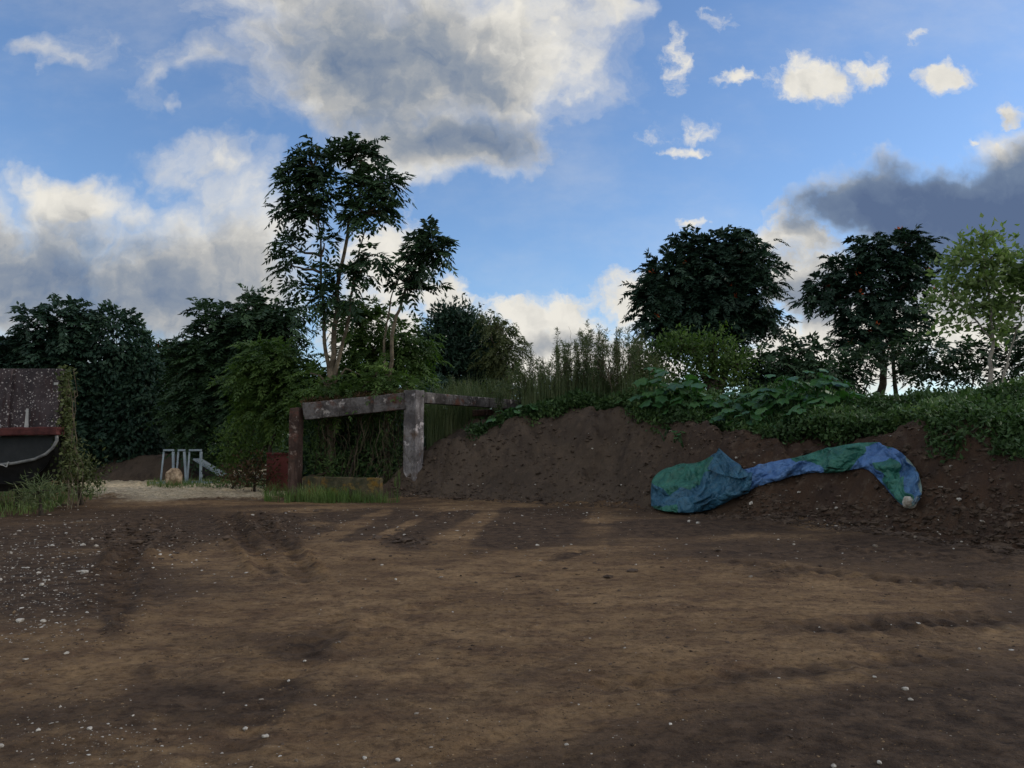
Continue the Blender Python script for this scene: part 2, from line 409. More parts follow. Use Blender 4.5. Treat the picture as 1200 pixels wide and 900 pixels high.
# ------------------------------------------------------------------ foliage
def leaves(base, d, wv, l, w, fold=0.18):
    """leaf blades as bent four-cornered faces: (verts, faces)"""
    n = nrm(np.cross(d, wv)); l = l[:, None]; w = w[:, None]
    mid = base + d * l * 0.45
    V = np.stack([base, mid + wv * w * 0.5 + n * w * fold, base + d * l - n * l * 0.06, mid - wv * w * 0.5 + n * w * fold], 1)
    N = len(base)
    return V.reshape(-1, 3), np.arange(N * 4).reshape(N, 4)

def rdir(n):
    return nrm(rng.normal(size=(n, 3)))

def perp(d):
    return nrm(np.cross(d, rdir(len(d))))

class Crown:
    def __init__(s): s.v, s.t, s.n = [], [], 0
    def put(s, base, d, wv, l, w, tint, fold=0.18):
        V, _ = leaves(base, d, wv, l, w, fold)
        s.v.append(V); s.t.append(np.repeat(tint, 4))
    def pinnate(s, p, o, L, pairs, ll, lw, droop=0.5, tint=None):
        """feathered sprays: a bent rachis with pairs of leaflets"""
        n = len(p)
        if n == 0: return
        side = nrm(np.cross(o, np.array([0, 0, 1.0]) + 0.35 * rng.normal(size=(n, 3))))
        L = L * rng.uniform(0.7, 1.25, n)
        tint = rng.uniform(0, 1, n) if tint is None else tint
        for j in range(pairs):
            t = (j + 0.6) / pairs
            b0 = p + o * (L * t)[:, None]; b0[:, 2] -= droop * L * t * t
            ax = nrm(o - np.array([0, 0, 1.0]) * 2 * droop * t)
            sc = 0.65 + 0.5 * math.sin(math.pi * (0.15 + 0.75 * t))
            for sg in (-1, 1):
                d = nrm(side * sg * 0.85 + ax * 0.55 + np.array([0, 0, -0.28]) + 0.18 * rng.normal(size=(n, 3)))
                wv = nrm(ax - d * np.sum(ax * d, 1, keepdims=True))
                s.put(b0, d, wv, ll * sc * rng.uniform(0.8, 1.2, n), lw * sc * rng.uniform(0.8, 1.2, n), np.clip(tint + rng.normal(0, 0.12, n), 0, 1))
        b0 = p + o * L[:, None]; b0[:, 2] -= droop * L
        ax = nrm(o - np.array([0, 0, 1.0]) * 2 * droop)
        s.put(b0, ax, nrm(side - ax * np.sum(ax * side, 1, keepdims=True)), np.full(n, ll), np.full(n, lw), tint)
    def tuft(s, p, o, k, ll, lw, spread=0.9, r=0.1, tint=None):
        """bunches of simple leaves round a twig end"""
        n = len(p)
        if n == 0: return
        tint = rng.uniform(0, 1, n) if tint is None else tint
        for j in range(k):
            d = nrm(o + spread * rng.normal(size=(n, 3)) + np.array([0, 0, -0.15]))
            nm = nrm(o + np.array([0, 0, 0.6]) + 0.5 * rng.normal(size=(n, 3)))
            wv = nrm(np.cross(d, nm))
            s.put(p + rng.normal(size=(n, 3)) * r, d, wv, ll * rng.uniform(0.7, 1.25, n), lw * rng.uniform(0.7, 1.25, n), np.clip(tint + rng.normal(0, 0.15, n), 0, 1))
    def build(s, name, mat, parent=None, origin=None):
        V = np.concatenate(s.v); T = np.concatenate(s.t)
        return mesh_np(name, V, np.arange(len(V)).reshape(-1, 4), mat, parent, {'tint': T}, False, origin)

def bend(a, b, k=5, wob=0.06, sag=0.0):
    a = np.asarray(a, float); b = np.asarray(b, float); L = np.linalg.norm(b - a)
    t = np.linspace(0, 1, k)[:, None]
    p = a + (b - a) * t
    w = rng.normal(size=(k, 3)) * wob * L * np.sin(math.pi * t)
    p = p + w; p[:, 2] += sag * L * np.sin(math.pi * t[:, 0])
    return p

def lobe_ends(lobes, Y, dens, thick=1.0, inner=0.55, reach=0.0):
    """twig ends spread through each lobe (px, py, rx, ry[, dY]); dens per square metre of lobe outline"""
    out = []
    for lb in lobes:
        px, py, rx, ry = lb[:4]; dY = lb[4] if len(lb) > 4 else 0.0
        c = W(px, py, Y + dY); sx, sz = rx / F * Y, ry / F * Y
        n = max(3, int(dens * sx * sz * math.pi)); sx = max(.4 * sx, sx - reach); sz = max(.4 * sz, sz - reach)
        d = rdir(n); r = rng.uniform(inner, 1.0, n) ** 0.6
        off = d * r[:, None] * np.array([sx, min(sx, sz) * thick * 1.05, sz])
        out.append((c, c + off, nrm(off)))
    return out

def tree(name, label, base, Y, lobes, leafmat, bark, kind='pinnate', dens=9.0, per=10, rc=0.34, L=0.55, pairs=5, ll=0.2, lw=0.075,
         trunk_r=0.14, trunk_path=None, limbs=True, group=None, cat='tree', droop=0.5, thick=1.0, inner=0.5, flowers=0, twig_r=0.012, twigs=True, upb=0.35):
    bx, by = base[0], base[1]; bz = g1(bx, by) - 0.08 if len(base) < 3 else base[2]
    t = thing(name, (bx, by, bz), label, cat, group)
    C = Crown(); T = MB()
    le = lobe_ends(lobes, Y, dens, thick, inner, reach=(.5 * L if kind == 'pinnate' else .35 * ll) + .5 * rc)
    paths = trunk_path or [[(bx, by, bz), tuple(np.mean([c for c, _, _ in le], 0))]]
    pts_all = []
    for k, pth in enumerate(paths):
        q = [np.asarray(p, float) for p in pth]; full = []
        for a, b_ in zip(q[:-1], q[1:]):
            seg = bend(a, b_, 6, 0.018); full += list(seg if not full else seg[1:])
        r0 = trunk_r * (1.0 if k == 0 else 0.62 if k < 3 else .4)
        T.tube(full, list(np.linspace(r0, r0 * (.3 if k == 0 else .14), len(full)) + r0 * 0.5 * np.exp(-np.arange(len(full)) * 0.9) * (k == 0)), 8)
        pts_all += full[len(full) // 3:]
    pa = np.array(pts_all)
    allp, allo = [], []
    for c, e, o in le:
        dd = np.linalg.norm(pa - c, axis=1) + 0.9 * np.maximum(pa[:, 2] - c[2], 0)
        st = pa[np.argmin(dd)]
        if limbs: T.tube(bend(st, c, 5, 0.05), list(np.linspace(trunk_r * 0.42, trunk_r * 0.16, 5)), 5)
        if twigs:
            for q in e[:: max(1, len(e) // 26)]:
                T.tube(bend(c, q, 4, 0.07), [twig_r * 1.8, twig_r * 1.4, twig_r, twig_r * 0.5], 3)
        m = len(e)
        rp = np.repeat(e, per, 0) + rng.normal(size=(m * per, 3)) * rc * np.array([1, 1, 0.6])
        ro = nrm(np.repeat(o, per, 0) * 0.7 + nrm(rp - np.repeat(e, per, 0)) * 0.8 + np.array([0, 0, upb]) + 0.35 * rng.normal(size=(m * per, 3)))
        allp.append(rp); allo.append(ro)
    P, O = np.concatenate(allp), np.concatenate(allo)
    if kind == 'pinnate': C.pinnate(P, O, L, pairs, ll, lw, droop)
    else: C.tuft(P, O, pairs, ll, lw)
    T.build('trunk', bark, t, True)
    C.build('crown', leafmat, t)
    if flowers:
        k = rng.choice(len(P), flowers, replace=False)
        FC = Crown(); FC.tuft(P[k] + O[k] * 0.3, O[k], 6, 0.14, 0.09, 0.6, 0.05)
        FC.build('blossoms', M_FLOWER, t)
    return t

# ---- tall twin-crowned tree behind the concrete frame
Y = 24.4
tree('tall_tree', 'tall slender tree with twin feathery crowns high above the concrete frame', W(388, 578, Y)[:2], Y,
     [(366, 190, 26, 24), (372, 172, 15, 14), (350, 214, 24, 18), (374, 218, 20, 24), (346, 244, 24, 16), (368, 250, 22, 18), (424, 186, 24, 22), (416, 174, 14, 12), (426, 218, 26, 24), (446, 214, 22, 18), (418, 246, 18, 20), (442, 250, 22, 16), (452, 236, 16, 10),
      (344, 288, 20, 10), (342, 312, 22, 11), (354, 332, 18, 10), (380, 286, 12, 13), (400, 318, 20, 16), (392, 345, 22, 15), (438, 298, 20, 14), (430, 318, 12, 10), (366, 358, 14, 9), (414, 352, 12, 8)],
     L_DARK, M_BARK, dens=9, per=5, rc=0.20, L=0.50, pairs=5, ll=0.24, lw=0.095, trunk_r=0.13,
     trunk_path=[[W(388, 578, Y), W(388, 470, Y), W(391, 400, Y), W(398, 320, Y), W(424, 215, Y)], [W(389, 470, Y), W(380, 400, Y), W(376, 300, Y), W(366, 200, Y)],
                 [W(390, 450, Y), W(402, 400, Y), W(416, 320, Y), W(430, 250, Y)], [W(388, 460, Y), W(375, 440, Y), W(352, 436, Y)], [W(390, 450, Y), W(405, 432, Y), W(424, 440, Y)]], droop=0.55)
Y = 24.2
tree('slender_tree', 'thin forked tree leaning with one dark tuft of leaves above yellow green foliage', W(453, 577, Y)[:2], Y,
     [(508, 280, 20, 13), (496, 296, 22, 15), (514, 294, 14, 12), (484, 312, 14, 12), (472, 330, 14, 12), (490, 338, 8, 8)],
     L_DARK, M_BARK, dens=11, per=6, rc=0.2, L=0.45, pairs=5, ll=0.24, lw=0.095, trunk_r=0.085,
     trunk_path=[[W(453, 577, Y), W(455, 450, Y), W(462, 380, Y), W(478, 330, Y), W(496, 290, Y)], [W(455, 470, Y), W(450, 400, Y), W(458, 350, Y), W(470, 315, Y)]])
Y = 26.2
tree('young_tree', 'young yellow green tree leafing between the two slender trunks', W(420, 577, Y)[:2], Y,
     [(420, 380, 30, 30), (440, 410, 36, 32), (475, 400, 28, 26), (470, 440, 32, 26), (410, 440, 40, 28), (380, 450, 32, 26), (448, 372, 18, 14), (488, 420, 16, 18)],
     L_MID, M_BARK, dens=7, per=9, rc=0.32, L=0.55, pairs=6, ll=0.2, lw=0.075, trunk_r=0.06, droop=0.6)
Y = 26.5
tree('young_tree', 'leafy mid green tree crowding the concrete post on its road side', W(318, 572, Y)[:2], Y,
     [(318, 420, 34, 26), (300, 445, 34, 26), (330, 450, 30, 30), (350, 480, 30, 30), (310, 478, 26, 20), (340, 428, 20, 16)],
     L_MID, M_BARKD, dens=7, per=9, rc=0.34, L=0.6, pairs=6, ll=0.2, lw=0.08, trunk_r=0.08, droop=0.6)
Y = 34.0
tree('big_tree', 'big dark round tree spreading behind the steel trestles', W(262, 562, Y)[:2], Y,
     [(300, 385, 44, 30), (270, 400, 50, 34), (245, 430, 42, 36), (310, 430, 46, 40), (265, 465, 52, 40), (230, 480, 32, 36), (325, 380, 26, 26), (290, 362, 24, 16), (252, 372, 18, 14), (300, 490, 44, 36), (240, 510, 30, 24)],
     L_DARK, M_BARKD, dens=5.5, per=9, rc=0.42, L=0.7, pairs=6, ll=0.27, lw=0.11, trunk_r=0.25, thick=0.8)
Y = 44.0
tree('rusty_tree', 'far tree with a rusty red flush on its top leaves', W(196, 555, Y)[:2], Y,
     [(190, 420, 40, 26), (176, 436, 28, 28), (205, 425, 34, 26), (214, 445, 26, 26), (196, 470, 34, 30), (186, 510, 36, 30)], L_DARK, M_BARKD, dens=4, per=9, rc=0.5, L=0.7, pairs=5, ll=0.28, lw=0.12, trunk_r=0.2, flowers=70)
Y = 36.0
def vine_dome(name, label, lobes, Y, base, n=900, mat=L_DEEP):
    """a tree wrapped in creeper: its leaves lie like shingles on the lobes"""
    bz = g1(base[0], base[1])
    t = thing(name, (base[0], base[1], bz), label, 'tree'); C = Crown(); T = MB()
    for lb in lobes:
        px, py, rx, ry = lb[:4]; c = W(px, py, Y + (lb[4] if len(lb) > 4 else 0)); sx, sz = rx / F * Y, ry / F * Y
        m = int(n * sx * sz)
        d = rdir(m); r = 0.90 + 0.22 * (n3(d * 3 + c, 0.6, 3) - 0.5) + rng.normal(0, 0.04, m) - 0.14 * (rng.random(m) < 0.25)
        rr = np.array([sx, sx * 0.9, sz])
        p = c + d * r[:, None] * rr
        o = nrm(d / rr + np.array([0, 0, -0.1]))
        C.tuft(p, nrm(o * 0.8 + np.array([0, 0, -0.5])), 3, 0.26, 0.17, 0.5, 0.12, np.clip(0.5 + rng.normal(0, 0.25, m), 0, 1))
        T.tube(bend((base[0], base[1], bz - 0.1), c, 6, 0.03), list(np.linspace(0.22, 0.08, 6)), 6)
    T.build('trunk', M_BARKD, t, True); C.build('crown', mat, t)
    return t
vine_dome('creeper_tree', 'tree smothered in creeper forming a smooth dark dome', [(132, 420, 44, 62), (118, 470, 46, 70), (158, 450, 30, 50), (150, 500, 46, 60), (180, 505, 26, 60, 1), (110, 520, 44, 50)], Y, W(135, 560, Y)[:2], 330)
Y = 35.0
tree('jagged_tree', 'dark tree with jagged leafy tips rising over the rusty tipper body', W(62, 562, Y)[:2], Y,
     [(70, 368, 32, 14), (50, 378, 22, 14), (85, 385, 22, 20), (60, 405, 40, 24), (28, 412, 26, 22), (8, 420, 22, 20), (60, 440, 50, 34), (20, 450, 36, 34), (70, 480, 50, 40), (85, 520, 50, 40)],
     L_DEEP, M_BARK, dens=5.5, per=8, rc=0.4, L=0.6, pairs=5, ll=0.28, lw=0.13, trunk_r=0.16, trunk_path=[[W(62, 562, Y), W(56, 440, Y), W(62, 390, Y)]], thick=0.7)
Y = 39.0
tree('edge_tree', 'low dark tree at the far end of the rusty tipper body', W(-40, 560, Y)[:2], Y,
     [(-20, 425, 40, 24), (-60, 430, 60, 40), (-40, 480, 70, 50), (-130, 440, 60, 50), (-110, 500, 70, 50)], L_DEEP, M_BARKD, dens=4, per=8, rc=0.45, L=0.6, pairs=5, ll=0.3, lw=0.13, trunk_r=0.2, thick=0.7)

# ---- trees behind the bank
Y = 42.0
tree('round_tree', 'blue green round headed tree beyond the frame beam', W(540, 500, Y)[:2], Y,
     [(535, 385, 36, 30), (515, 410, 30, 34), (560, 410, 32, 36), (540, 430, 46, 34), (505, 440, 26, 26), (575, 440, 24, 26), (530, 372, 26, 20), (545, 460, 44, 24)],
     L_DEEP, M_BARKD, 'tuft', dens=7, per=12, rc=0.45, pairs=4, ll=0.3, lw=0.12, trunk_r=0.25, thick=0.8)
Y = 40.0
tree('olive_tree', 'small olive green feathery tree beside the round headed tree', W(590, 500, Y)[:2], Y,
     [(586, 385, 20, 12), (598, 410, 16, 18), (580, 420, 16, 20), (596, 435, 16, 16), (572, 378, 10, 8), (590, 460, 22, 20)], L_OLIVE, M_BARK, dens=9, per=7, rc=0.3, L=0.55, pairs=6, ll=0.2, lw=0.06, trunk_r=0.1, droop=0.8)
Y = 33.0
def pt(px, py): return W(px, py, Y)
tree('flame_tree', 'dense dark broad tree dotted with few orange flowers above the weed clumps', W(838, 470, Y)[:2], Y,
     [(812, 292, 32, 22), (858, 286, 36, 20), (885, 305, 26, 26), (790, 318, 34, 26), (835, 320, 46, 30), (880, 340, 34, 28), (775, 350, 32, 26), (820, 358, 46, 30), (870, 372, 42, 22), (768, 378, 24, 16), (898, 378, 20, 14), (835, 388, 46, 22), (800, 395, 36, 20), (848, 345, 40, 30), (762, 340, 18, 14)],
     L_DEEP, M_BARKD, dens=7.5, per=8, rc=0.30, L=0.55, pairs=6, ll=0.24, lw=0.10, trunk_r=0.28, flowers=16, trunk_path=[[pt(838, 500), pt(836, 430), pt(832, 340)], [pt(838, 470), pt(860, 400), pt(872, 330)], [pt(838, 470), pt(810, 400), pt(795, 330)]], thick=0.85)
Y = 31.0
tree('flame_tree', 'dark open crowned tree with two bare lower trunks and scattered orange flowers', W(1035, 470, Y)[:2], Y,
     [(1020, 290, 26, 18), (1060, 288, 28, 18), (1078, 305, 18, 18), (992, 318, 28, 22), (1035, 315, 34, 22), (966, 335, 20, 18), (1070, 330, 22, 18), (1010, 345, 30, 20), (952, 352, 18, 12), (1050, 358, 36, 20), (1010, 380, 32, 18), (1065, 382, 22, 16), (985, 360, 20, 14), (1040, 395, 32, 16), (1000, 402, 24, 14)],
     L_DEEP, M_BARKD, dens=6.5, per=8, rc=0.26, L=0.5, pairs=6, ll=0.23, lw=0.10, trunk_r=0.16, flowers=22, trunk_path=[[pt(1030, 480), pt(1036, 430), pt(1030, 380), pt(1015, 310)], [pt(1050, 480), pt(1047, 430), pt(1048, 380), pt(1060, 310)], [pt(1036, 430), pt(1000, 380), pt(975, 345)]], thick=0.8)
Y = 21.0
tree('pale_tree', 'airy light green tree with whitish trunks above the creeper covered bank', W(1163, 452, Y)[:2], Y,
     [(1145, 285, 18, 12), (1130, 305, 26, 14), (1165, 300, 30, 16), (1115, 330, 24, 10), (1150, 330, 34, 14), (1190, 325, 26, 16), (1110, 352, 20, 8), (1140, 358, 30, 10), (1185, 355, 26, 14), (1120, 378, 14, 6), (1215, 310, 24, 20), (1225, 350, 26, 20), (1170, 382, 24, 10), (1160, 276, 14, 10)],
     L_LIGHT, M_BARKW, 'tuft', dens=15, per=7, rc=0.22, pairs=4, ll=0.21, lw=0.115, trunk_r=0.055, trunk_path=[[W(1160, 458, Y), W(1164, 400, Y), W(1158, 340, Y), W(1150, 285, Y)], [W(1172, 458, Y), W(1184, 410, Y), W(1200, 350, Y), W(1215, 310, Y)], [W(1164, 400, Y), W(1140, 372, Y), W(1118, 352, Y)]], thick=1.0, upb=0.0)
def shrub(name, label, px, py, Y, lobes, mat, kind='tuft', dens=10, per=9, rc=0.28, ll=0.17, lw=0.08, pairs=4, cat='shrub', L=0.45, group=None, bark=M_BARKD, twigs=True, upb=0.35):
    b = W(px, py, Y)
    return tree(name, label, b[:2], Y, lobes, mat, bark, kind, dens, per, rc, L, pairs, ll, lw, 0.05, cat=cat, group=group, twigs=twigs, upb=upb)
shrub('shrub', 'dense green shrub beneath the dense dark broad tree', 790, 470, 27, [(770, 418, 28, 22), (800, 410, 34, 24), (835, 412, 34, 28), (780, 445, 40, 24), (830, 445, 40, 28), (862, 430, 26, 28)], L_MID, 'tuft')
shrub('shrub', 'dark leafy shrub in the gap between the two flame trees', 905, 470, 28, [(890, 425, 30, 22), (925, 430, 30, 20), (950, 405, 12, 18), (900, 450, 40, 20), (950, 440, 26, 24), (935, 412, 12, 14)], L_DARK, 'pinnate', dens=9, per=8, pairs=5, ll=0.2, lw=0.09)
shrub('shrub', 'low dark shrub under the flame tree with bare trunks', 1000, 470, 29, [(990, 435, 26, 20), (1015, 420, 18, 14), (1060, 412, 24, 14), (980, 455, 36, 16), (1075, 440, 16, 18)], L_DARK, 'pinnate', dens=8, per=8, pairs=5, ll=0.2, lw=0.09)
shrub('shrub', 'dark shrub behind the whitish trunks with sky showing through', 1120, 465, 27, [(1095, 410, 22, 16), (1130, 412, 24, 14), (1100, 435, 26, 14), (1140, 440, 26, 12), (1185, 400, 30, 16), (1195, 430, 26, 14), (1215, 415, 24, 24)], L_DARK, 'pinnate', dens=7, per=8, pairs=5, ll=0.2, lw=0.085)
shrub('shrub', 'rounded green bush beside the red sheet at the road edge', 290, 566, 28, [(290, 510, 30, 24), (272, 525, 20, 22), (312, 522, 22, 22), (295, 540, 36, 20), (300, 495, 18, 12)], L_MID, 'tuft', dens=12, ll=0.14, lw=0.07)
shrub('shrub', 'rusty brown leaved bush in front of the red sheet', 298, 568, 25.6, [(296, 550, 22, 11), (306, 544, 14, 10), (280, 558, 18, 8), (316, 562, 16, 9)], L_RUST, 'tuft', dens=14, ll=0.13, lw=0.06)
shrub('shrub', 'low ferny bush trailing from the rusty bush to the trestles', 268, 570, 27.5, [(262, 560, 18, 8), (280, 562, 22, 9), (298, 563, 20, 7)], L_CREEP, 'tuft', dens=16, ll=0.13, lw=0.05)
shrub('shrub', 'yellowish shrub growing at the corner of the rusty tipper body', 96, 585, 20.5, [(92, 545, 14, 18), (84, 560, 16, 20), (100, 558, 12, 20), (84, 525, 8, 14)], L_OLIVE, 'tuft', dens=22, per=8, rc=0.2, ll=0.13, lw=0.055)
shrub('shrub', 'brushy tuft of greyish stems in front of the rusty tipper body', 50, 592, 17.5, [(50, 576, 22, 12), (40, 580, 14, 10)], L_WEED, 'tuft', dens=40, per=8, rc=0.16, ll=0.2, lw=0.02)
shrub('shrub', 'dark bush deep inside the concrete frame', 400, 575, 25.5, [(380, 520, 30, 40), (420, 530, 30, 40), (455, 520, 24, 40), (400, 490, 40, 22)], L_DARK, 'tuft', dens=15, per=9, ll=0.2, lw=0.09)
shrub('shrub', 'leafy green undergrowth round the tall trunks just above the long concrete beam', 410, 570, 23.9, [(366, 474, 24, 16), (396, 470, 26, 20), (428, 462, 28, 22), (458, 458, 26, 22), (478, 455, 18, 18), (376, 452, 14, 14), (440, 440, 18, 14)], L_MID, 'pinnate', dens=11, per=8, pairs=5, L=.4, ll=.16, lw=.06)
shrub('shrub', 'dark green weedy bush filling the lower half of the concrete frame', 400, 577, 24.2, [(376, 540, 20, 26), (402, 546, 22, 22), (432, 540, 22, 28), (456, 530, 18, 34), (372, 508, 12, 16), (440, 505, 22, 16)], L_CREEP, 'tuft', dens=16, per=7, ll=.17, lw=.05)
shrub('shrub', 'grassy green bush behind the concrete corner post', 505, 540, 29.5, [(500, 490, 26, 24), (530, 470, 28, 18), (475, 480, 18, 26), (565, 462, 30, 14)], L_WEED, 'tuft', dens=14, per=9, ll=0.26, lw=0.035)

# far wood that fills the gaps between the trunks
C = Crown()
def wood(px0, px1, Y0, topf, n, ll=0.4):
    px = rng.uniform(px0, px1, n); YY = Y0 + rng.uniform(0, 5, n)
    top = np.array([topf(p) for p in px]); py = top + (575 - top) * rng.random(n) ** 0.8
    p = np.stack([W(a, b_, c) for a, b_, c in zip(px, py, YY)])
    p[:, 2] = np.maximum(p[:, 2], 0.05)
    C.tuft(p, nrm(np.array([0, -0.6, 0.4]) + 0.6 * rng.normal(size=(n, 3))), 4, ll, ll * 0.5, 0.8, 0.25)
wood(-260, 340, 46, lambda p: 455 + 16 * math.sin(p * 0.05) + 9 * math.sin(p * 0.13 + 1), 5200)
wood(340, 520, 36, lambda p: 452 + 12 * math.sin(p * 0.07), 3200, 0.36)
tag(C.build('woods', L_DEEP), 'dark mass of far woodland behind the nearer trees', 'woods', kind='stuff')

# ------------------------------------------------------------------ growth on the bank
def crest(px):
    return float(np.interp(px, _tp, _yb)), float(np.interp(px, _tp, _yc))
C = Crown()
def cover(px0, px1, n, d0, d1, hgt, ll, lw, k=3, edge=0.6):
    """low leafy growth between the crest and the flat ground behind it"""
    px = rng.uniform(px0, px1, n); yc = np.interp(px, _tp, _yc)
    y = yc + rng.uniform(d0, d1, n); x = (px - 600) / F * y
    keep = (y - yc) > d0 + 0.25 + edge * (fbm(x * 1.0, y * 0.4, 1.3, 3, 80) + 0.3)
    x, y = x[keep], y[keep]
    hh = hgt * (0.15 + 1.0 * n2(x / 0.7, y / 0.7, 90) + 1.1 * n2(x / 1.9, y / 1.9, 91) ** 2) * rng.random(len(x)) ** 0.6
    p = np.stack([x, y, hz(x, y) + hh], -1)
    o = nrm(np.array([0, -0.5, 0.7]) + 0.4 * rng.normal(size=(len(x), 3)))
    C.tuft(p, o, k, ll, lw, 0.8, 0.07, np.clip(n2(x / 0.9, y / 0.9, 95) + rng.normal(0, .15, len(x)), 0, 1))
cover(1088, 1330, 2300, -1.25, 0.2, 0.22, 0.11, 0.075, 3, 1.3)
cover(800, 900, 900, -1.1, 0.2, 0.22, 0.11, 0.075, 3, 1.2)
cover(548, 830, 1300, -0.9, 0.2, 0.25, 0.13, 0.08, 3, 1.0)
cover(985, 1085, 4200, -0.25, 4.5, 0.30, 0.11, 0.075, 3, 0.5)
cover(1080, 1330, 12800, -0.75, 4.5, 0.30, 0.11, 0.075, 3, 0.7)
cover(800, 1000, 6500, -0.3, 5.0, 0.40, 0.12, 0.08, 3, 0.6)
cover(552, 622, 1700, -0.5, 0.9, 0.15, 0.13, 0.08, 3, 0.5)
cover(618, 720, 3900, -0.55, 1.8, 0.42, 0.14, 0.085, 3, 0.5)
cover(700, 820, 3600, 0.1, 4.0, 0.50, 0.14, 0.085)
tag(C.build('creeper_vegetation', L_CREEP), 'green creeping vines covering the top edge of the dirt bank', 'vines', kind='stuff')

def blades(n, px0, px1, yf, hmin, hmax, w, mat, name, label, lean=0.25, cat='grass', keepf=None):
    V, T = [], []
    px = rng.uniform(px0, px1, n); y = yf(px, n); x = (px - 600) / F * y
    if keepf is not None:
        k = keepf(x, y, px); x, y = x[k], y[k]
    n = len(x); z = hz(x, y)
    h = rng.uniform(hmin, hmax, n) * (0.5 + n2(x / 0.8, y / 0.8, 70))
    a = rng.uniform(0, 2 * math.pi, n); ln = rng.normal(0, lean, n) * h
    s = np.stack([np.cos(a), np.sin(a), 0 * a], -1); d = np.stack([-np.sin(a), np.cos(a), 0 * a], -1)
    b0 = np.stack([x, y, z - 0.03], -1); up = np.array([0, 0, 1.0])
    for t0, t1, w0, w1 in ((0, .5, 1, .8), (.5, 1, .8, .15)):
        p0 = b0 + up * (h * t0)[:, None] + d * (ln * t0 * t0)[:, None]; p1 = b0 + up * (h * t1 * (1 - 0.1 * t1))[:, None] + d * (ln * t1 * t1)[:, None]
        V.append(np.stack([p0 - s * w * w0 / 2, p0 + s * w * w0 / 2, p1 + s * w * w1 / 2, p1 - s * w * w1 / 2], 1).reshape(-1, 3))
        T.append(np.repeat(np.clip(n2(x / 0.5, y / 0.5, 66) * 0.7 + rng.uniform(0, .4, n), 0, 1), 4))
    V = np.concatenate(V)
    return tag(mesh_np(name, V, np.arange(len(V)).reshape(-1, 4), mat, None, {'tint': np.concatenate(T)}), label, cat, kind='stuff')
def yband(d0, d1): return lambda px, n: np.interp(px, _tp, _yc) + rng.uniform(d0, d1, n)
blades(12000, 500, 780, yband(0.5, 4.5), 0.4, 1.55, 0.020, L_WEED, 'tall_grass', 'tall grey green grass along the crest of the dirt bank', 0.22, keepf=lambda x, y, px: (px > 612) | (y > 23.7 + (px - 490) * .043))
blades(5200, -140, 128, lambda px, n: rng.uniform(yrow(604), yrow(570), n), 0.12, 0.36, 0.016, L_GRASS, 'verge_grass', 'fresh green grass on the verge below the rusty tipper body', 0.5,
       keepf=lambda x, y, px: (HZ + H * F / y) < np.interp(px, [-140, 0, 60, 100, 128], [612, 607, 598, 586, 578]) + 5 * fbm(x, y, 0.8, 2, 3))
blades(6500, 312, 470, lambda px, n: rng.uniform(yrow(588), yrow(579), n), 0.14, 0.55, 0.018, L_GRASS, 'weedy_grass', 'weedy grass at the foot of the concrete frame', 0.5, keepf=lambda x, y, px: n2(x / .55, y / .4, 31) + .5 * n2(x / .2, y / .2, 32) > .52 + .5 * np.abs(px - 385) / 75 * .8)
blades(2600, 175, 335, lambda px, n: rng.uniform(yrow(571.5), yrow(565), n), 0.10, 0.3, 0.02, L_GRASS, 'roadside_grass', 'strip of low grass along the far side of the pale road', 0.5, keepf=lambda x, y, px: n2(x / .8, y / .5, 36) > .35)

# weeds with many small leaves up a thin stem
def weed(px, Y, top, label, group, mat=L_WEED, lean=0.0, wide=0.12):
    x = (px - 600) / F * Y; z = g1(x, Y); h = W(px, top, Y)[2] - z
    t = thing('tall_weed', (x, Y, z - 0.03), label, 'weed', group)
    T = MB(); C = Crown()
    for s in range(random.randint(3, 5)):
        e = np.array([x + rng.normal(0, 0.16) + lean, Y + rng.normal(0, .16), z + h * rng.uniform(0.72, 1.0)]); b0 = np.array([x + rng.normal(0, 0.07), Y + rng.normal(0, 0.07), z - 0.03])
        pth = bend(b0, e, 6, 0.025); T.tube(pth, [0.013, .012, .010, .008, .006, .003], 4)
        m = int(38 * h); tt_ = rng.uniform(0.15, 1, m) ** 0.8; i = np.clip((tt_ * 5).astype(int), 0, 4); f = (tt_ * 5 - i)[:, None]
        p = pth[i] * (1 - f) + pth[i + 1] * f
        o = nrm(np.stack([rng.normal(size=m), rng.normal(size=m), rng.uniform(0.5, 1.4, m)], -1))
        C.tuft(p + o * (rng.random(m) * wide * (1.1 - tt_))[:, None], o, 2, 0.13, 0.028, 0.5, 0.03)
    T.build('stem', M_BARK if random.random() < .3 else M_BARKD, t); C.build('foliage', mat, t)
wl = 'thin grey green weed with tall feathery stalks among those crowding the bank crest'
for px, dy, top in [(528, 5, 440), (548, 5, 432), (566, 5, 428), (583, 5, 438), (602, 4.6, 430), (612, 2.2, 412), (622, 1.5, 396), (634, 2.4, 418), (645, 1.4, 400), (655, 2.2, 414), (664, 1.5, 384), (672, 1.9, 392), (681, 1.3, 380), (690, 2.2, 388), (698, 1.4, 404),
                    (706, 2.0, 396), (714, 1.3, 408), (722, 1.9, 398), (731, 1.2, 384), (739, 1.8, 396), (748, 1.4, 402), (757, 2.2, 398), (690, 1.0, 376), (655, 2.6, 392), (708, 2.5, 378), (735, 2.2, 372), (668, 1.8, 440), (618, 1.2, 436), (592, 1.2, 446), (640, 1.0, 430), (674, 1.0, 424), (700, 0.9, 428), (726, 0.9, 430), (745, 2.6, 388), (766, 1.8, 410)]:
    weed(px + rng.normal(0, 4), crest(px)[1] + dy, top - random.choice([-14, -6, 0, 6, 14, 24]), wl, 'tall weeds on the bank crest', random.choice([L_WEED, L_WEED, L_OLIVE]))
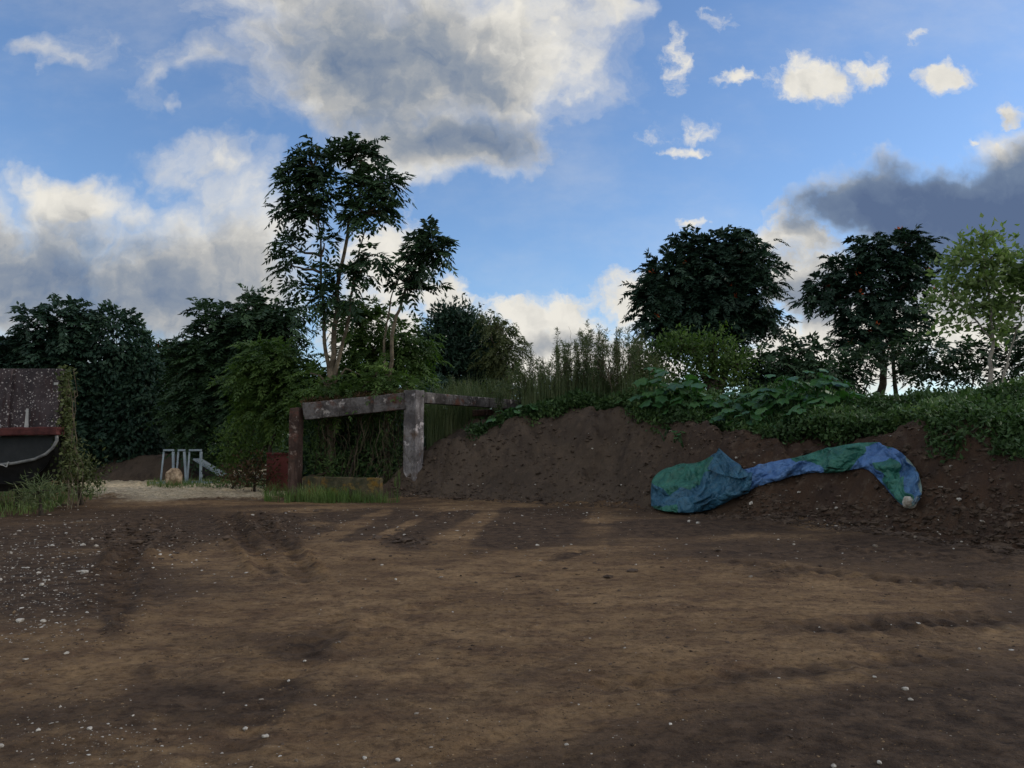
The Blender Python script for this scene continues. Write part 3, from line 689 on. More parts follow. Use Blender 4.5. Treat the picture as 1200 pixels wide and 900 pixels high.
# bare twiggy shrub
def bare(px, Y, top, label):
    x = (px - 600) / F * Y; z = g1(x, Y); h = W(px, top, Y)[2] - z
    T = MB()
    def br(p, d, L, r, lv):
        e = p + d * L; T.tube(bend(p, e, 4, 0.04), [r, r * .85, r * .7, r * .55], 4)
        if lv:
            for k in range(3):
                br(p + d * L * rng.uniform(.35, 1), nrm(d + rng.normal(size=3) * np.array([.5, .4, .2])), L * rng.uniform(.45, .7), r * .55, lv - 1)
    for k in range(4): br(np.array([x, Y, z - .05]), nrm(np.array([rng.normal(0, .3), rng.normal(0, .2), 1.0])), h * .52, 0.016, 2)
    o = T.build('bare_shrub', M_BARK, origin=(x, Y, z)); tag(o, label, 'shrub')
bare(727, crest(727)[1] + 1.2, 352, 'leafless reddish twiggy shrub standing above the weeds beside the dense dark tree')
bare(640, crest(640)[1] + 1.5, 395, 'leafless thin shrub among the weeds at the middle of the crest')

# large leaved plants on the bank
def big_leaf(px, Y, top, n, size, label, group, droop=0.5):
    x = (px - 600) / F * Y; z = g1(x, Y); h = max(0.35, W(px, top, Y)[2] - z)
    t = thing('broad_leaf_plant', (x, Y, z - 0.05), label, 'plant', group)
    T = MB(); V, Fc, TT = [], [], []
    for k in range(n):
        a = rng.uniform(0, 2 * math.pi); rr = rng.uniform(0.1, 0.55) * h ** 0.5; hh = h * rng.uniform(0.45, 1.0)
        e = np.array([x + math.cos(a) * rr, Y + math.sin(a) * rr, z + hh]); T.tube(bend((x, Y, z - .05), e, 5, 0.04, 0.0), [.02, .017, .014, .012, .008], 4)
        # a lobed leaf held out from its stalk
        d = nrm(np.array([math.cos(a), math.sin(a), -droop * rng.uniform(.3, 1.3)])); s = nrm(np.cross(d, [0, 0, 1.0])); nn = np.cross(s, d)
        R = size * rng.uniform(.7, 1.2); m = 22; b0 = len(V); V.append(e); TT.append(.8)
        tint = rng.uniform(.2, 1)
        for j in range(m):
            th = 2 * math.pi * j / m; lob = 0.62 + 0.38 * abs(math.cos(th * 3.5)) ; r_ = R * lob * (0.75 + 0.25 * math.cos(th))
            V.append(e + d * (math.cos(th) * r_ + R * .35) + s * math.sin(th) * r_ * 1.0 + nn * (-0.22 * r_ * r_ / R + 0.06 * R * rng.normal())); TT.append(tint)
        Fc += [(b0, b0 + 1 + j, b0 + 1 + (j + 1) % m) for j in range(m)]
    T.build('stem', L_BROAD, t); mesh_np('foliage', np.array(V), np.array(Fc), L_BROAD, t, {'tint': TT}, True)
bl = 'broad lobed leaf plant standing in the green growth on top of the bank'
for px, dy, top, n, sz in [(742, 0.6, 456, 9, .24), (762, 0.5, 430, 14, .28), (782, 0.7, 424, 14, .28), (800, 0.8, 430, 14, .28), (772, 0.2, 462, 10, .24), (815, 0.9, 446, 12, .26), (795, 0.3, 470, 9, .22)]:
    big_leaf(px, crest(px)[1] + dy, top, n, sz, 'broad lobed leaf plant in the clump where weeds meet the dense shrub', 'broad leaf plants beside the weeds')
for px, dy, top, n, sz in [(838, 1.6, 462, 12, .24), (862, 1.8, 458, 12, .26), (885, 1.6, 456, 13, .26), (905, 2.0, 440, 14, .28), (925, 1.8, 434, 14, .28), (945, 2.0, 432, 15, .28), (962, 1.8, 438, 14, .28), (978, 1.6, 456, 12, .26), (850, 0.8, 478, 10, .22), (880, 0.7, 480, 10, .22), (910, 0.8, 478, 10, .22), (940, 0.9, 474, 11, .24), (965, 0.8, 480, 10, .22)]:
    big_leaf(px, crest(px)[1] + dy, top, n, sz, bl, 'broad leaf plants along the bank')
for px, py_, n, sz in [(778, 515, 4, .14), (800, 517, 4, .13), (790, 514, 3, .12)]:
    p = hit(px, py_ + 4); big_leaf(px, p[1], py_ - 6, n, sz, 'small pale leaved sprout on the bare soil above the tarpaulin', 'sprouts on the bare bank', .2)
for px, py_, n, sz in [(580, 497, 8, .16), (598, 490, 9, .18), (616, 486, 9, .18), (566, 500, 7, .15), (636, 480, 8, .16), (650, 474, 8, .16)]:
    p = hit(px, py_ + 6); big_leaf(px, p[1] + .2, py_ - 12, n, sz, 'bluish green leafy plant growing over the end of the concrete beam', 'leafy plants by the beam end')

# ------------------------------------------------------------------ concrete frame
def concrete_mat(name, base, dark, light, moss):
    m, nt, out = new_mat(name); g = NT(nt); v = g.obj()
    a = g.noise(v, 1.6, 6, .65); st = g.noise(g.vec('MULTIPLY', v, (3.5, 3.5, 0.5)), 1.8, 5, .65); fi = g.noise(v, 14, 5, .7)
    c = g.mix(g.mr(a, .38, .62), base, dark); c = g.mix(g.math('MULTIPLY', g.mr(st, .48, .66), .85), c, dark)
    c = g.mix(g.mr(g.noise(v, 2.6, 5, .7), .56, .64), c, light); c = g.mix(g.mr(g.noise(v, 1.9, 4, .6), .54, .68), c, moss)
    c = g.mix(g.math('MULTIPLY', g.mr(fi, .5, .7), .5), c, (0.03, 0.026, 0.024))
    g.bsdf(out, c, .9, .2, fi, .03); return m
M_CONC = concrete_mat('weathered_concrete', (.17, .155, .15), (.045, .038, .036), (.40, .36, .34), (.12, .055, .038))
M_CONCD = concrete_mat('stained_dark_concrete', (.13, .082, .066), (.055, .034, .028), (.28, .22, .19), (.15, .062, .045))
M_CONCW = concrete_mat('peeling_concrete', (.27, .25, .25), (.10, .09, .09), (.55, .50, .50), (.12, .08, .06))
M_LOW = concrete_mat('mossy_low_wall', (.15, .12, .07), (.06, .06, .035), (.20, .14, .05), (.22, .125, .025))
YL, YC = 22.9, 23.1
def gnd(px, Y): x = (px - 600) / F * Y; return np.array([x, Y, 0.0])
A = gnd(347.5, YL); Bc = gnd(485, YC); E = gnd(618, 28.6)
zA, zB, zE = W(347, 483, YL)[2], W(485, 470, YC)[2], W(612, 475.5, 28.6)[2]
t = thing('concrete_frame', (A[0], A[1], 0), 'ruined concrete frame of two posts and two beams half buried by the bank', 'ruin')
dAB = nrm(Bc - A); dBE = nrm(E - Bc)
def rotbox(mb, c, half, ang): mb.box(c, half, np.array([[math.cos(ang), math.sin(ang), 0], [-math.sin(ang), math.cos(ang), 0], [0, 0, 1]]))
def crumble(o, amt=0.02, cuts=5):
    m = o.modifiers.new('sub', 'SUBSURF'); m.subdivision_type = 'SIMPLE'; m.levels = m.render_levels = cuts
    tx = bpy.data.textures.new('crumble', 'CLOUDS'); tx.noise_scale = 0.22; tx.noise_depth = 3
    d = o.modifiers.new('disp', 'DISPLACE'); d.texture = tx; d.strength = amt; d.mid_level = .5; d.texture_coords = 'GLOBAL'
    return o
ang = math.atan2(dAB[1], dAB[0])
ztopA, ztopB = W(347, 478, YL)[2], W(485, 457.5, YC)[2]
mb = MB(); rotbox(mb, (A[0], A[1], ztopA / 2 - .15), (.15, .16, ztopA / 2 + .15), ang - .35); crumble(mb.build('post', M_CONCD, t, bevel=.02), .05)
mb = MB(); rotbox(mb, (Bc[0], Bc[1], ztopB / 2), (.22, .22, ztopB / 2), ang - .55); crumble(mb.build('post', M_CONCW, t, bevel=.02), .05)
hA, hB = np.array([A[0], A[1], W(347, 482.5, YL)[2]]), np.array([Bc[0], Bc[1], W(485, 470, YC)[2]])
mb = MB(); mb.bar(hA + dAB * .225, hB - dAB * .26, .30, .50); crumble(mb.build('beam', M_CONC, t, bevel=.02), .05)
e0 = np.array([Bc[0], Bc[1], W(490, 465.5, YC)[2]]) + dBE * .29; e1 = np.array([E[0], E[1], zE])
mb = MB(); mb.bar(e0, e1, .28, .33); crumble(mb.build('beam', M_CONC, t, bevel=.02), .05)
# low wall between the posts
w0 = A + dAB * .27; w1 = gnd(448, 22.0)
mb = MB(); mb.bar(w0 + [0, 0, .30], w1 + [0, 0, .30], .18, .66); crumble(mb.build('low_wall', M_LOW, t, bevel=.015), .04)
# second beam lying behind
mb = MB(); q0, q1 = W(556, 484, 26.5), W(600, 482, 28.0); mb.bar(q0, q1, .25, .2)
tag(crumble(mb.build('fallen_beam', M_CONCD, None, bevel=.02, origin=q0), .04), 'short broken concrete piece lodged under the receding beam', 'rubble')
# dead wood, saplings and dangling vines inside the frame
def stick(name, pts, r, label, cat='branch', mat=M_VINE, wob=.03):
    T = MB(); full = []
    for a, b_ in zip(pts[:-1], pts[1:]):
        s = bend(a, b_, 5, wob); full += list(s if not full else s[1:])
    T.tube(full, list(np.linspace(r, r * .5, len(full))), 6)
    return tag(T.build(name, mat, None, True, origin=pts[0]), label, cat)
stick('dead_branch', [W(362, 559, 23.6), W(378, 556, 23.8), W(392, 551, 24.0)], .06, 'dead pale branch lying behind the low mossy wall')
stick('sapling', [W(414, 562, 23.4), W(416, 535, 23.4), W(424, 500, 23.5), W(420, 478, 23.5)], .025, 'bare crooked sapling stem standing inside the concrete frame', 'sapling')
stick('dead_sapling', [W(380, 572, 24.4), W(381, 520, 24.4), W(384, 470, 24.5)], .05, 'grey mossy dead stem just inside the dark concrete post', 'sapling')
T = MB()
for k in range(44):
    px = rng.uniform(428, 476); d = rng.uniform(23.0, 24.6); top = rng.uniform(474, 500)
    a = W(px, top, d); b_ = W(px + rng.normal(-6, 14), rng.uniform(540, 582), d + rng.normal(0, .3)); b_[2] = max(b_[2], .03)
    T.tube(bend(a, b_, 6, .06), rng.uniform(.004, .010), 3)
for k in range(26):
    px = rng.uniform(365, 440); d = rng.uniform(23.2, 24.4); a = W(px, rng.uniform(478, 496), d); b_ = a + np.array([rng.normal(0, .3), rng.normal(0, .2), -rng.uniform(.4, 1.6)]); b_[2] = max(b_[2], .05)
    T.tube(bend(a, b_, 6, .06), rng.uniform(.005, .010), 3)
tag(T.build('dry_vine', M_VINE, origin=W(452, 500, 23)), 'curtain of dry brown vine stems hanging inside the concrete frame', 'vine')
C = Crown()
m = 620; px = rng.uniform(352, 482, m); s = (px - 352) / 130; pz = hA + (hB - hA) * ((px - 347) / 138)[:, None]
p = np.stack([pz[:, 0], pz[:, 1] + rng.uniform(.0, .3, m), pz[:, 2] + .2 + rng.random(m) ** 2 * .14], -1)
p = p[rng.random(m) < .35 + .6 * n2(px / 9, px * 0, 5)]
C.tuft(p, nrm(np.array([0, -.2, 1]) + .5 * rng.normal(size=(len(p), 3))), 3, .13, .03, .7, .04)
tag(C.build('beam_moss', L_RUST, origin=hA), 'brown dead weeds and moss growing along the top of the long beam', 'moss', kind='stuff')

# ------------------------------------------------------------------ derelict tipper body beside the verge
YT = 19.0
def tw(px, py, d=0.0): return W(px, py, YT + d)
bse = tw(20, 585)
t = thing('derelict_tipper_body', (bse[0], bse[1], 0), 'dark speckled rusty steel tipper body with rounded black belly on the verge', 'wreck')
m_, nt, out = new_mat('lichened_steel'); g = NT(nt); v = g.obj()
c = g.mix(g.mr(g.noise(v, 2.2, 5), .35, .65), (.045, .036, .040), (.085, .066, .070))
c = g.mix(g.mr(g.noise(g.vec('MULTIPLY', v, (4, 4, .6)), 2, 4), .5, .75), c, (.055, .03, .03))
vo = g.n('ShaderNodeTexVoronoi'); g.put(vo.inputs['Vector'], g.vec('ADD', v, g.vec('MULTIPLY', g.noise(v, 6, 2, color=True), (.12, .12, .12)))); vo.inputs['Scale'].default_value = 13
sp = g.math('MULTIPLY', g.mr(vo.outputs['Distance'], .30, .16), g.mr(g.noise(v, 1.5, 3), .30, .52))
sp = g.math('MULTIPLY', sp, g.mr(g.n('ShaderNodeSeparateColor').outputs[0] if False else g.noise(v, 9, 2), .34, .5))
vo2 = g.n('ShaderNodeTexVoronoi'); g.put(vo2.inputs['Vector'], v); vo2.inputs['Scale'].default_value = 27; sp2 = g.math('MULTIPLY', g.mr(vo2.outputs['Distance'], .28, .16), g.mr(g.noise(v, 3.2, 4), .48, .6)); c = g.mix(g.math('MAXIMUM', sp, g.math('MULTIPLY', sp2, .8)), c, (.50, .45, .43)); g.bsdf(out, c, .85, .25, g.noise(v, 12, 4), .01); M_LICH = m_
M_REDR = plain('red_rust', (.055, .016, .016), (.105, .030, .027), 5, .8, .3, .01)
M_BLACK = plain('black_paint', (.010, .010, .011), (.022, .021, .022), 3, .5, .4, .004)
M_RIM = plain('pale_rim', (.12, .12, .12), (.26, .26, .25), 4, .6, .4, .004)
M_WHITE = plain('white_paint', (.36, .35, .34), (.50, .49, .47), 6, .6, .3, .002)
# the body runs away from the yard: its end faces us, 4.6 m wide
xl, xr = tw(-150, 500)[0], tw(70, 500)[0]; ztop, zrail, zbot = tw(60, 432)[2], tw(60, 506)[2], tw(0, 566)[2]
depth = 3.0; kx = xr / YT * 1.06
mb = MB(); mb.box(((xl + xr) / 2, YT + .04, (ztop + zrail) / 2), ((xr - xl) / 2, .04, (ztop - zrail) / 2)); panel = mb.build('end_panel', M_LICH, t, bevel=.01)
mb = MB(); mb.bar((xr - .03, YT + .09, (ztop + zrail) / 2), (xr - .03 + kx * depth, YT + .09 + depth, (ztop + zrail) / 2), .06, ztop - zrail)
mb.build('side_panel', M_LICH, t)
for xx in (xr - .06, xr - 1.25, xr - 2.45, xr - 3.6):
    mb = MB(); mb.box((xx, YT - .045, (ztop + zrail) / 2), (.045, .042, (ztop - zrail) / 2 - .01)); mb.build('panel_rib', M_LICH, panel, bevel=.008)
mb = MB(); mb.bar((xl - .05, YT - .10, zrail - .06), (xr + .10, YT - .10, zrail + .02), .34, .20); rail = crumble(mb.build('rail', M_REDR, t, bevel=.03), .06)
# rounded belly: half pipe section
prof = []
xb = np.linspace(0, 1, 20)
R_ = zrail - .10 - zbot
sec = [(xl, zrail - .1)] + [(xl + R_ * .9 - R_ * .9 * math.cos(a), zrail - .12 - R_ * math.sin(a)) for a in np.linspace(.2, math.pi / 2, 8)] + [(xr - R_ * .9 + R_ * .9 * math.sin(a), zrail - .12 - R_ * math.cos(a)) for a in np.linspace(0, math.pi / 2 - .1, 10)] + [(xr + .02, zrail - .1)]
mb = MB(); n_ = len(sec); vv = [(x_, YT - .12, z_) for x_, z_ in sec] + [(x_ + kx * depth - .12, YT + depth, z_) for x_, z_ in sec]
mb.add(vv, [(i, i + 1, n_ + i + 1, n_ + i) for i in range(n_ - 1)]); mb.add([(x_, YT + .16, z_) for x_, z_ in sec], [tuple(range(n_))]); mb.build('belly', M_BLACK, t)
# pale rim following the curve
rim = [tw(-140, 547), tw(-60, 547), tw(0, 544.5), tw(20, 543), tw(45, 538), tw(58, 532), tw(66, 525), tw(71, 516), tw(70.5, 508)]
T = MB(); rp = [np.array([p[0], YT - .15, p[2]]) for p in rim]; T.tube(rp, .038, 8); T.build('rim', M_RIM, t, True)
mb = MB(); lowsec = [(p[0], p[2]) for p in rp[:-1]]
bot = [(tw(-140, 570)[0], zbot - .25), (tw(-60, 572)[0], zbot - .25), (tw(0, 572)[0], zbot - .22), (tw(20, 572)[0], zbot - .2), (tw(45, 565)[0], zbot - .05), (tw(58, 558)[0], zbot + .08), (tw(68, 550)[0], zbot + .25), (tw(74, 540)[0], zbot + .45)]
mb.add([(a, YT - .10, b_) for a, b_ in lowsec] + [(a, YT + .25, b_) for a, b_ in bot], [(i, i + 1, 8 + i + 1, 8 + i) for i in range(7)]); mb.build('lower_skirt', M_BLACK, t)
for px, y0, y1 in ((34, 479, 505), (2, 497, 512)):
    mb = MB(); a, b_ = tw(px, y1), tw(px + (1 if px > 10 else 0), y0); mb.add([(a[0] - .05, YT - .13, a[2]), (a[0] + .05, YT - .13, a[2]), (b_[0] + .03, YT - .11, b_[2]), (b_[0] - .02, YT - .11, b_[2]), (a[0] - .05, YT - .09, a[2]), (a[0] + .05, YT - .09, a[2]), (b_[0] + .03, YT - .09, b_[2]), (b_[0] - .02, YT - .09, b_[2])],
        [(0, 1, 2, 3), (4, 7, 6, 5), (0, 4, 5, 1), (1, 5, 6, 2), (2, 6, 7, 3), (3, 7, 4, 0)]); mb.build('bracket', M_WHITE, rail)
mb = MB(); p = tw(68.5, 450); mb.box((p[0], YT - .08, p[2]), (.05, .03, .03)); mb.build('hook', M_WHITE, panel)
T = MB(); T.tube([(tw(0, 545)[0], YT - .2, tw(0, 543)[2]), (tw(10, 545)[0], YT - .2, tw(9, 545)[2]), (tw(14, 545)[0], YT - .2, tw(14, 547)[2]), (tw(16, 545)[0], YT - .2, tw(16, 541)[2])], .014, 6); T.build('bent_pipe', M_WHITE, rail)
for xx in (xl + 1.0, (xl + xr) / 2, xr - 1.5):
    T = MB(); T.tube([(xx, YT + 1.0, -.1), (xx, YT + 1.0, zbot + .1)], .14, 10); T.build('prop', M_BARKD, t)
# vine over its corner
C = Crown(); m = 620
py = rng.uniform(432, 560, m); wd = np.interp(py, [432, 450, 480, 520, 560], [4, 6, 7, 11, 22]); px = 73 + wd * rng.normal(.35, .5, m)
p = np.stack([W(a, b_, YT + d) for a, b_, d in zip(px, py, rng.uniform(-.1, .9, m))]); p[:, 2] = np.maximum(p[:, 2], .05)
t = thing('climbing_vine', (xr + .15, YT + .3, 0), 'yellow green vine climbing the corner of the rusty tipper body', 'vine')
C.tuft(p, nrm(np.array([.4, -.6, .1]) + .5 * rng.normal(size=(m, 3))), 3, .12, .08, .8, .06); C.build('foliage', L_OLIVE, t)
T = MB()
for k in range(7): T.tube(bend((xr + rng.uniform(0, .3), YT + rng.uniform(0, .6), -.05), (xr + rng.uniform(0, .1), YT + rng.uniform(0, .6), ztop + rng.uniform(-.6, .05)), 7, .04), .012, 4)
T.build('stem', M_BARK, t)

# ------------------------------------------------------------------ far side of the road: mound, trestles, sheet
def heap(name, label, pts, Y, depth, mat, cat='heap'):
    """pts: skyline of the heap in photo pixels"""
    px = np.array([p[0] for p in pts], float); py = np.array([p[1] for p in pts], float)
    n, k = 90, 28; s = np.linspace(px[0], px[-1], n); top = np.interp(s, px, py)
    V = []
    for j in range(k):
        q = j / (k - 1); prof = math.sin(math.pi * q) ** .8
        for a, b_ in zip(s, top):
            Yq = Y + depth * q; w = W(a, b_, Y + depth / 2)
            x = (a - 600) / F * (Y + depth / 2); V.append((x, Yq, w[2] * prof - .06))
    V = np.array(V); V[:, 2] += (fbm(V[:, 0], V[:, 1], .7, 4, 5) * .16) * (V[:, 2] > 0)
    I = np.arange(n * k).reshape(k, n); q = np.stack([I[:-1, :-1], I[:-1, 1:], I[1:, 1:], I[1:, :-1]], -1).reshape(-1, 4)
    o = mesh_np(name, V, q, mat, None, {'px': np.full(len(V), 600)}, True, origin=(V[:, 0].mean(), Y + depth / 2, 0)); return tag(o, label, cat)
heap('soil_mound', 'grey brown heap of soil behind the steel trestles', [(106, 562), (115, 548), (128, 539), (150, 534), (175, 532), (200, 531), (222, 533), (236, 540), (246, 552), (256, 562)], 33.5, 4.0, M_BANK)
C = Crown(); m = 1500; px = rng.uniform(105, 240, m); p = np.stack([W(a, rng.uniform(512, 537) + abs(a - 190) * .05, 37.6 + rng.uniform(-.6, 1.4)) for a in px])
C.tuft(p, nrm(np.array([0, -.5, .6]) + .5 * rng.normal(size=(m, 3))), 3, .22, .14, .8, .1)
t = thing('leafy_bush', (W(180, 560, 37.5)[0], 37.6, 0), 'bright green bush with tiny white flowers behind the soil heap', 'bush'); C.build('foliage', L_CREEP, t)
FC = Crown(); k = rng.choice(m, 26); FC.tuft(p[k] + np.array([0, -.5, .25]), np.tile([0, -.7, .5], (26, 1)), 5, .09, .07, .7, .03); FC.build('blossoms', M_WHITEFL, t)
T = MB(); [T.tube(bend((W(180, 560, 37.5)[0] + rng.normal(0, 1.2), 37.7, -.1), p[i], 4, .05), .02, 4) for i in rng.choice(m, 24)]; T.build('stem', M_BARKD, t)

Ys = 31.0
def trestle(x0, x1, xb0, xb1, label):
    """two splayed U shapes joined at the top by a bar"""
    c = W((x0 + x1) / 2, 563, Ys)
    t = thing('steel_trestle', (c[0], Ys, 0), label, 'trestle', 'steel trestles by the road')
    zt_ = W(x0, 528.5, Ys)[2]; X_ = lambda p: (p - 600) / F * Ys
    for dy, sc in ((0, 1.0), (.45, 1.0)):
        X_ = lambda p, q=Ys + dy: (p - 600) / F * q
        for a, b_, wd in ((x0, xb0, .042), (x1, xb1, .062)):
            mb = MB(); mb.bar((X_(a), Ys + dy, zt_ - .03), (X_(b_), Ys + dy - .0, .06), wd, wd * 1.5); mb.build('leg', M_STEEL, t, bevel=.006)
        mb = MB(); mb.bar((X_(x0) - .02, Ys + dy, zt_ + .03), (X_(x1) + .03, Ys + dy, zt_ + .03), .06, .07); mb.build('top_bar', M_STEEL, t, bevel=.006)
    X_ = lambda p: (p - 600) / F * Ys
    mb = MB(); mb.bar((X_(xb1) + .02, Ys + .06, .30), (X_(xb1) - .1, Ys + .39, .30), .04, .12); mb.build('side_brace', M_STEEL, t)
trestle(193.5, 204.5, 191, 206, 'pale steel trestle standing next to the tan rock, first from the verge')
trestle(210.5, 217.5, 209, 221, 'narrow pale steel trestle in the middle of the three')
trestle(223.5, 237, 222, 237.5, 'widest pale steel trestle, next to the leaning plank')
mb = MB(); a, b_ = gnd(184, Ys), gnd(249, Ys); mb.bar(a + [0, .3, .04], b_ + [0, .3, .04], 1.5, .055); tag(mb.build('steel_plate', M_STEEL, None, bevel=.006, origin=a), 'flat grey steel plate on the ground under the three trestles', 'plate')
mb = MB(); mb.bar(W(231, 538, 32.2), W(262, 557, 31.8), .5, .07); tag(mb.build('leaning_plank', M_STEEL, None, bevel=.006, origin=W(262, 557, 31.8)), 'grey plank sloping down from the trestles to the bushes', 'plank')

def ico():
    bm = __import__('bmesh').new(); __import__('bmesh').ops.create_icosphere(bm, subdivisions=1, radius=1)
    v = np.array([q.co[:] for q in bm.verts]); f = np.array([[q.index for q in fc.verts] for fc in bm.faces]); bm.free(); return v, f
IV, IF = ico()
def ico2():
    bm = __import__('bmesh').new(); __import__('bmesh').ops.create_icosphere(bm, subdivisions=3, radius=1)
    v = np.array([q.co[:] for q in bm.verts]); f = np.array([[q.index for q in fc.verts] for fc in bm.faces]); bm.free(); return v, f
JV, JF = ico2()
def rock(name, loc, size, mat, label, cat, group=None, rough=.3, seed=0):
    r = 1 + rough * (n3(JV + seed * 7.1, .8, seed) - .5) * 2 + rough * .6 * (n3(JV + seed, .33, seed + 3) - .5)
    V = JV * r[:, None]; V = np.clip(V, -1.0, .95) * np.array(size) * 1.15
    a = rng.uniform(0, 6.28); R = np.array([[math.cos(a), -math.sin(a), 0], [math.sin(a), math.cos(a), 0], [0, 0, 1]])
    return tag(mesh_np(name, V @ R.T + np.array(loc), JF, mat, None, None, False, origin=loc), label, cat, group)
p = gnd(206, 30.0); rock('tan_rock', (p[0], p[1], .26), (.26, .2, .36), M_TAN, 'tan broken rock propped before the first steel trestle', 'rock', None, .35, 4)
# red sheet
mb = MB(); p0, p1 = W(312, 562, 26.2), W(341, 562, 26.2); zt_ = W(320, 532, 26.2)[2]
t = thing('red_sheet', (p0[0], 26.2, 0), 'dull red metal sheet standing behind the concrete post', 'metal sheet')
xs = np.linspace(p0[0], p1[0], 60); vv = []
for zz in (0.0, zt_): vv += [(x_, 26.2 + .03 * math.sin(x_ * 3), zz) for x_ in xs]
for zz in (0.0, zt_): vv += [(x_, 26.23 + .03 * math.sin(x_ * 3), zz) for x_ in xs]
fs = []
for i in range(59): fs += [(i, i + 1, 61 + i, 60 + i), (120 + i, 180 + i, 181 + i, 121 + i), (60 + i, 61 + i, 181 + i, 180 + i)]
mb.add(vv, fs); mb.build('panel', M_REDSHEET, t)
mb = MB(); mb.bar((p0[0], 26.16, zt_ + .02), (p1[0], 26.16, zt_ + .02), .05, .06); mb.build('edge_bar', M_REDSHEET, t)

